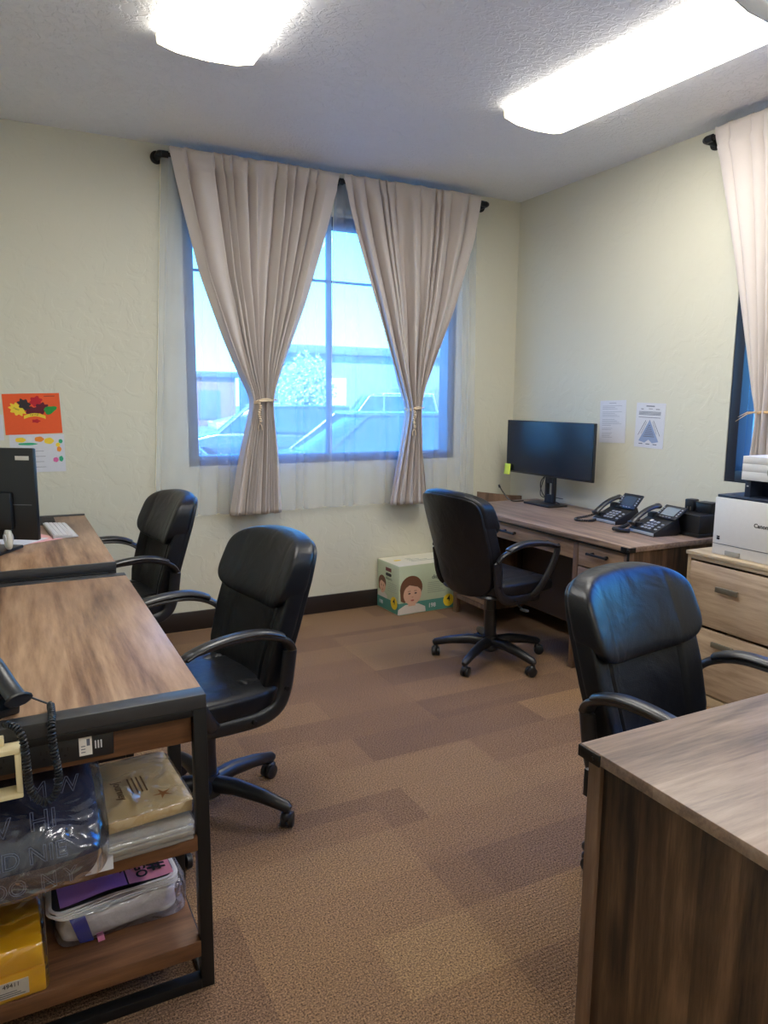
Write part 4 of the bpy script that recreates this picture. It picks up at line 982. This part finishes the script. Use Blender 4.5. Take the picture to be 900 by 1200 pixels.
# black box device with two adapters
t = thing('battery_backup', 'black box-shaped power unit on the oak desk beside the printer', 'power unit', (3.325, 2.695, ZT), math.radians(-3))
MB().box(-.115, .11, -.105, .12, .018, .118, .006).build('case', M_black, t); MB().box(-.12, .115, -.11, .125, 0, .02, .005).build('plinth', M_black, t)
MB().box(-.10, .10, -.09, .105, .117, .121, .002).build('top_panel', M_blackm, t)
t = thing('power_adapter', 'tall black power adapter standing on the power unit, nearer the wall corner', 'adapter', (3.315, 2.745, ZT+.121), .1)
MB().box(-.022, .03, -.025, .028, .0, .064, .005).build('adapter_body', M_black, t); b = MB(); b.box(-.026, -.021, -.012, -.008, .004, .024); b.box(-.026, -.021, .006, .010, .004, .024); b.build('prong', M_pewter, t)
t = thing('power_adapter', 'wide black power adapter on the power unit, nearer the printer', 'adapter', (3.33, 2.66, ZT+.121), .05)
MB().box(-.03, .04, -.05, .045, 0, .052, .005).build('adapter_body', M_black, t); MB().box(-.032, .042, -.052, .047, .050, .056, .002).build('adapter_lid', M_blackm, t)

# papers on the right wall
def notice(label, yc, zc, w, h, rot, kind):
    t = thing('wall_notice', label, 'paper', (W, yc, zc)); t.rotation_euler = (rot, 0, 0)
    MB().box(-.0025, -.0008, -w/2, w/2, -h/2, h/2).build('sheet', M_paper, t)
    b = MB()
    def ln(y0, y1, z, th=.0022): b.box(-.0032, -.0025, -y1, -y0, z-th/2, z+th/2)
    if kind == 0:
        ln(-.03, .03, .118, .004)
        for k in range(22):
            if k in (3, 8, 14, 17): continue
            z = .100-.0095*k; ln(-.09, (.08-.02*((k*7) % 4)) if k < 13 else (.0-.01*(k % 3)), z, .0026)
    else:
        ln(-.035, .03, .116, .006); ln(-.075, -.055, .098, .004); ln(-.015, .015, .10, .003); ln(.04, .07, .098, .004)
        for k in range(4): ln(-.09, .08, .082-.006*k, .003)
        ln(-.09, .08, .048, .003)
        for k in range(3): ln(-.075+.055*k, -.045+.055*k, -.112, .005)
    b.build('print', mat('faint_print', (158, 160, 172), .8) if kind == 0 else M_ink, t)
    if kind:
        p = MB(); p.poly([(-.0034, .0, .036), (-.0034, -.078, -.095), (-.0034, -.03, -.105), (-.0034, 0, -.085), (-.0034, .03, -.105), (-.0034, .078, -.095)]); p.build('triangle_print', mat('blue_grey_print', (140, 156, 190), .8), t)
        q = MB()
        for k in range(7): q.box(-.0042, -.0034, -.008-.006*k, .008+.006*k, -.002-.011*k, .002-.011*k)
        for s in (-1, 1): q.tube([(-.004, s*.03, .03), (-.004, s*.085, -.06)], .0016, 4); q.tube([(-.004, s*.022, .022), (-.004, s*.06, -.05)], .0012, 4)
        q.build('diagram_line', M_ink, t)
notice('faint printed notice on the right wall nearer the monitor', 3.513, 1.342, .225, .27, -.03, 0)
notice('notice with a blue triangle diagram on the right wall', 3.205, 1.328, .225, .27, .02, 1)

# ------------------------------------------------------------------ file cabinet and printer
CX, CY0, CY1, CZ = 2.95, 1.52, 2.455, .747
t = thing('file_cabinet', 'pale oak two-drawer file cabinet under the printer', 'cabinet', (0, 0, 0))
MB().box(CX, 3.30, CY0, CY1, CZ-.018, CZ, .002).build('cabinet_top', M_asht, t)
b = MB(); b.box(CX+.012, 3.29, CY1-.022, CY1-.004, 0, CZ-.018); b.box(CX+.012, 3.29, CY0+.004, CY0+.022, 0, CZ-.018); b.box(3.28, 3.29, CY0+.02, CY1-.02, 0, CZ-.02); b.box(CX+.03, 3.28, CY0+.022, CY1-.022, .04, .06); b.build('cabinet_case', M_asht, t)
for z0, z1 in ((CZ-.036, CZ-.018), (0, .05)): MB().box(CX+.006, CX+.02, CY0+.022, CY1-.022, z0, z1, .001).build('front_rail', M_asht, t)
for z0, z1, zh in ((.395, .70, .594), (.06, .38, .322)):
    d = MB().box(CX+.002, CX+.02, CY0+.03, CY1-.03, z0, z1, .003).build('drawer', M_ash, t)
    h = MB(); h.box(CX-.020, CX-.006, 2.145, 2.262, zh-.013, zh+.013, .003)
    for yy in (2.165, 2.24): h.box(CX-.008, CX+.003, yy-.007, yy+.007, zh-.010, zh+.010, .001)
    h.build('handle', M_pewter, d)
M_prn = mat('printer_white', (214, 212, 210), .45); M_prnd = mat('printer_dark', (40, 48, 66), .4)
t = thing('printer', 'white multifunction laser printer on the file cabinet by the right window', 'printer', (3.0, 2.35, CZ))
w = .47
MB().box(0, .295, -w, 0, .0, .277, .006).build('printer_body', M_prn, t)
MB().box(-.0015, .0, -w+.01, -.004, .052, .054).build('tray_gap', M_prnd, t)
MB().box(-.003, .001, -.155, -.075, .006, .026, .001).build('tray_grip', mat('grip_grey', (150, 148, 142), .5), t)
bz = MB().box(  .004, .29, -w+.012, -.008, .277, .290, .003).build('output_tray', M_prnd, t)
MB().box(.035, .285, -.155, -.125+.0, .288, .372, .003).build('scanner_column', M_prnd, t)
MB().box(.12, .285, -w+.02, -.15, .288, .372, .003).build('output_bay', mat('bay_dark', (24, 34, 60), .4), t)
MB().box(.0330, .0352, -.145, -.136, .338, .343).build('indicator_light', M_white, t)
sc = MB(); sc.box(.02, .298, -w, -.115, .370, .4085, .001); sc.box(.02, .298, -w, -.115, .4095, .4445, .001); sc.box(.02, .298, -w, -.115, .4455, .480, .002); sc.box(.021, .296, -w+.002, -.117, .372, .478); sc.build('scanner', M_prn, t)
MB().box(.016, .021, -.30, -.245, .40, .425, .001).build('control_button', mat('grip_grey', (150, 148, 142), .5), t)
text('Canon', .027, mat('logo_black', (30, 30, 34), .5), t, (-.0006, -.250, .168), (0, -1, 0), (0, 0, 1), bold=.0006)
b = MB(); b.box(-.0012, 0, -.040, -.024, .085, .091); b.box(-.0012, 0, -.040, -.024, .073, .083); b.build('approval_mark', M_stk, t)
# tape roll on the sill of the right window
o = MB().tube([(.02*math.cos(2*PI*k/28), 0, .02*math.sin(2*PI*k/28)) for k in range(28)], .009, 10, closed=True).build('tape_roll', M_white, loc=(W+.03, 2.50, rz0+.062+.028)); tag(o, 'white ring standing on the right window frame above the printer', 'ring')

# ------------------------------------------------------------------ nappy box on the floor
t = thing('diaper_box', 'pale green diaper box with a toddler photo on the floor by the back wall', 'box', (2.305, 4.245, 0), math.radians(2.5))
BW, BD, BH = .47, .30, .345
M_bxg = mat('box_green', (188, 198, 168), .6, var=.06, bscale=8); M_teal = mat('box_teal', (82, 140, 128), .6); M_bxt = mat('box_top', (226, 220, 198), .6)
MB().box(0, BW, 0, BD, 0, BH, .003).build('carton', M_bxg, t)
MB().box(.002, BW-.002, .002, BD-.002, BH, BH+.002).build('top_panel', M_bxt, t)
MB().box(0, .0, 0, 0, 0, 0)
b = MB(); b.box(.0, BW, -.0012, 0, .004, .085); b.box(-.0012, 0, 0, BD, .004, .085); b.build('teal_band', M_teal, t)
M_skin = mat('photo_skin', (222, 176, 150), .7); M_hair = mat('photo_hair', (112, 74, 52), .7); M_lip = mat('photo_lips', (180, 96, 88), .7); M_eye = mat('photo_eye', (52, 44, 48), .7); M_shirt = mat('photo_shirt', (216, 208, 200), .7)
def face(P, s, parent):
    """flat printed portrait; P maps (u,v) metres on the face to 3d with a layer number"""
    def ell(cu, cv, a, b_, lay, n=28, top=0, bot=0):
        return [P(cu+a*math.cos(2*PI*k/n), cv+b_*math.sin(2*PI*k/n), lay) for k in range(n)]
    m = MB()
    m.poly(ell(-.004*s, .172*s, .086*s, .082*s, 1), 0)                       # hair
    m.poly([P(-.092*s, .17*s, 1), P(-.085*s, .09*s, 1), P(-.055*s, .075*s, 1), P(0, .12*s, 1), P(0, .17*s, 1)], 0)
    m.poly([P(-.11*s, 0, 2), P(-.105*s, .035*s, 2), P(-.05*s, .062*s, 2), P(.05*s, .062*s, 2), P(.105*s, .035*s, 2), P(.11*s, 0, 2)], 1)   # shirt
    m.poly([P(-.028*s, .05*s, 3), P(-.028*s, .1*s, 3), P(.028*s, .1*s, 3), P(.028*s, .05*s, 3)], 2)
    m.poly(ell(.004*s, .128*s, .069*s, .070*s, 4), 2)
    m.poly([P(-.070*s, .14*s, 5), P(-.072*s, .20*s, 5), P(0, .235*s, 5), P(.07*s, .20*s, 5), P(.074*s, .15*s, 5), P(.045*s, .175*s, 5), P(-.02*s, .192*s, 5), P(-.05*s, .175*s, 5)], 0)
    for q in (-.024*s, .024*s):
        m.poly(ell(q+.004*s, .135*s, .010*s, .005*s, 6, 12), 3); m.poly([P(q-.010*s, .150*s, 6), P(q+.014*s, .150*s, 6), P(q+.012*s, .153*s, 6), P(q-.008*s, .153*s, 6)], 0)
    m.poly(ell(.004*s, .088*s, .014*s, .006*s, 6, 12), 4); m.poly(ell(.004*s, .110*s, .008*s, .004*s, 6, 10), 5)
    m.build('printed_portrait', [M_hair, M_shirt, M_skin, M_eye, M_lip, mat('photo_shade', (196, 146, 120), .7)], parent)
face(lambda u, v, l: (.104+u, -.0014-.0003*l, .006+v), 1.05, t)
face(lambda u, v, l: (-.0014-.0003*l, .225-u, .085+v), .62, t)
M_ycir = mat('yellow_circle', (240, 206, 50), .6)
for P in ((lambda a, r_: (.412+r_*math.cos(a), -.002, .062+r_*math.sin(a))), (lambda a, r_: (-.002, .062-r_*math.cos(a), .075+r_*math.sin(a)))):
    MB().poly([P(2*PI*k/28, .045) for k in range(28)]).build('size_roundel', M_ycir, t)
for P in ((lambda a, r_: (.085+r_*math.cos(a), .17+.6*r_*math.sin(a), BH+.003)),): MB().poly([P(2*PI*k/24, .03) for k in range(24)]).build('size_roundel', M_ycir, t)
text('4', .055, M_stk, t, (.412, -.0025, .072), (1, 0, 0), (0, 0, 1), bold=.001); text('4', .055, M_stk, t, (-.0025, .062, .085), (0, -1, 0), (0, 0, 1), bold=.001)
text('198', .042, M_white, t, (.272, -.002, .042), (1, 0, 0), (0, 0, 1), bold=.001); text('198', .036, M_white, t, (-.002, .245, .045), (0, -1, 0), (0, 0, 1), bold=.001)
M_gtxt = mat('grey_green_text', (104, 112, 104), .6)
text('diapers', .040, M_gtxt, t, (.325, -.002, .245), (1, 0, 0), (0, 0, 1), bold=.0006); text('diapers', .030, M_gtxt, t, (-.002, .135, .235), (0, -1, 0), (0, 0, 1))
MT_ = mat('pale_text', (150, 158, 140), .6)
b = MB()
for k in range(6): b.box(.235, .34+.02*(k % 3), -.0016, 0, .205-.014*k, .209-.014*k)
b.build('text_line', MT_, t); b = MB()
for k in range(5): b.box(-.0016, 0, .03+.012*(k % 2), .15, .205-.014*k, .208-.014*k)
b.build('text_line', MT_, t)
for k in range(4): MB().box(.16, .36-.05*k, .10+.03*k, .105+.03*k, BH+.002, BH+.003).build('text_line', MT_, t)
MB().box(-.002, 0, .105, .18, .285, .31).build('logo_patch', mat('logo_maroon', (110, 50, 52), .6), t); MB().box(.33, .40, -.002, 0, .285, .315).build('logo_patch', MATS['logo_maroon'], t)
MB().sup((-.001, .14, .262), (.006, .075, .022), .4, .3, None, 16, 8).build('hand_hole', M_stk, t)

# ------------------------------------------------------------------ near oak desk on the right
NX, NY, = 1.031, 1.087
t = thing('desk', 'near rustic oak desk at the lower right with black corner bracket', 'desk', (0, 0, 0))
x1, y0 = 2.66, .335
MB().box(NX, x1, y0, NY, ZT-.026, ZT, .002).build('tabletop', M_oakx, t)
b = MB()
b.box(NX-.004, NX, NY-.058, NY+.004, ZT-.028, ZT-.003, .001); b.box(NX-.004, NX+.05, NY, NY+.004, ZT-.028, ZT-.003, .001); b.cyl((NX-.007, NY-.04, ZT-.015), (NX-.004, NY-.04, ZT-.015), .004, .004, 10)
b.build('corner_bracket', M_handle, t)
for (a, c) in ((NX+.012, NY-.047), (NX+.012, y0+.012)): MB().box(a, a+.035, c, c+.035, 0, ZT-.026, .002).build('leg', M_oakd, t)
for (a, c) in ((x1-.047, NY-.047), (x1-.047, y0+.012)): MB().box(a, a+.035, c, c+.035, 0, ZT-.026, .002).build('leg', M_oakd, t)
MB().box(NX+.022, NX+.038, y0+.047, NY-.047, .06, ZT-.026, .001).build('end_panel', M_oakz, t)
MB().box(x1-.038, x1-.022, y0+.047, NY-.047, .06, ZT-.026, .001).build('end_panel', M_oakz, t)
MB().box(NX+.45, NX+.466, y0+.047, NY-.05, .06, ZT-.026, .001).build('inner_panel', M_oakz, t)
MB().box(NX+.047, x1-.047, y0+.03, y0+.046, .25, ZT-.026, .001).build('modesty_panel', MATS['rustic_oak_front'], t)
MB().box(NX+.047, NX+.45, NY-.07, NY-.052, .59, ZT-.032, .002).build('drawer', M_oakf, t)
MB().box(NX+.012, NX+.03, NY-.012, NY-.0, ZT-.12, ZT-.06, .001).build('hinge_plate', M_handle, t)
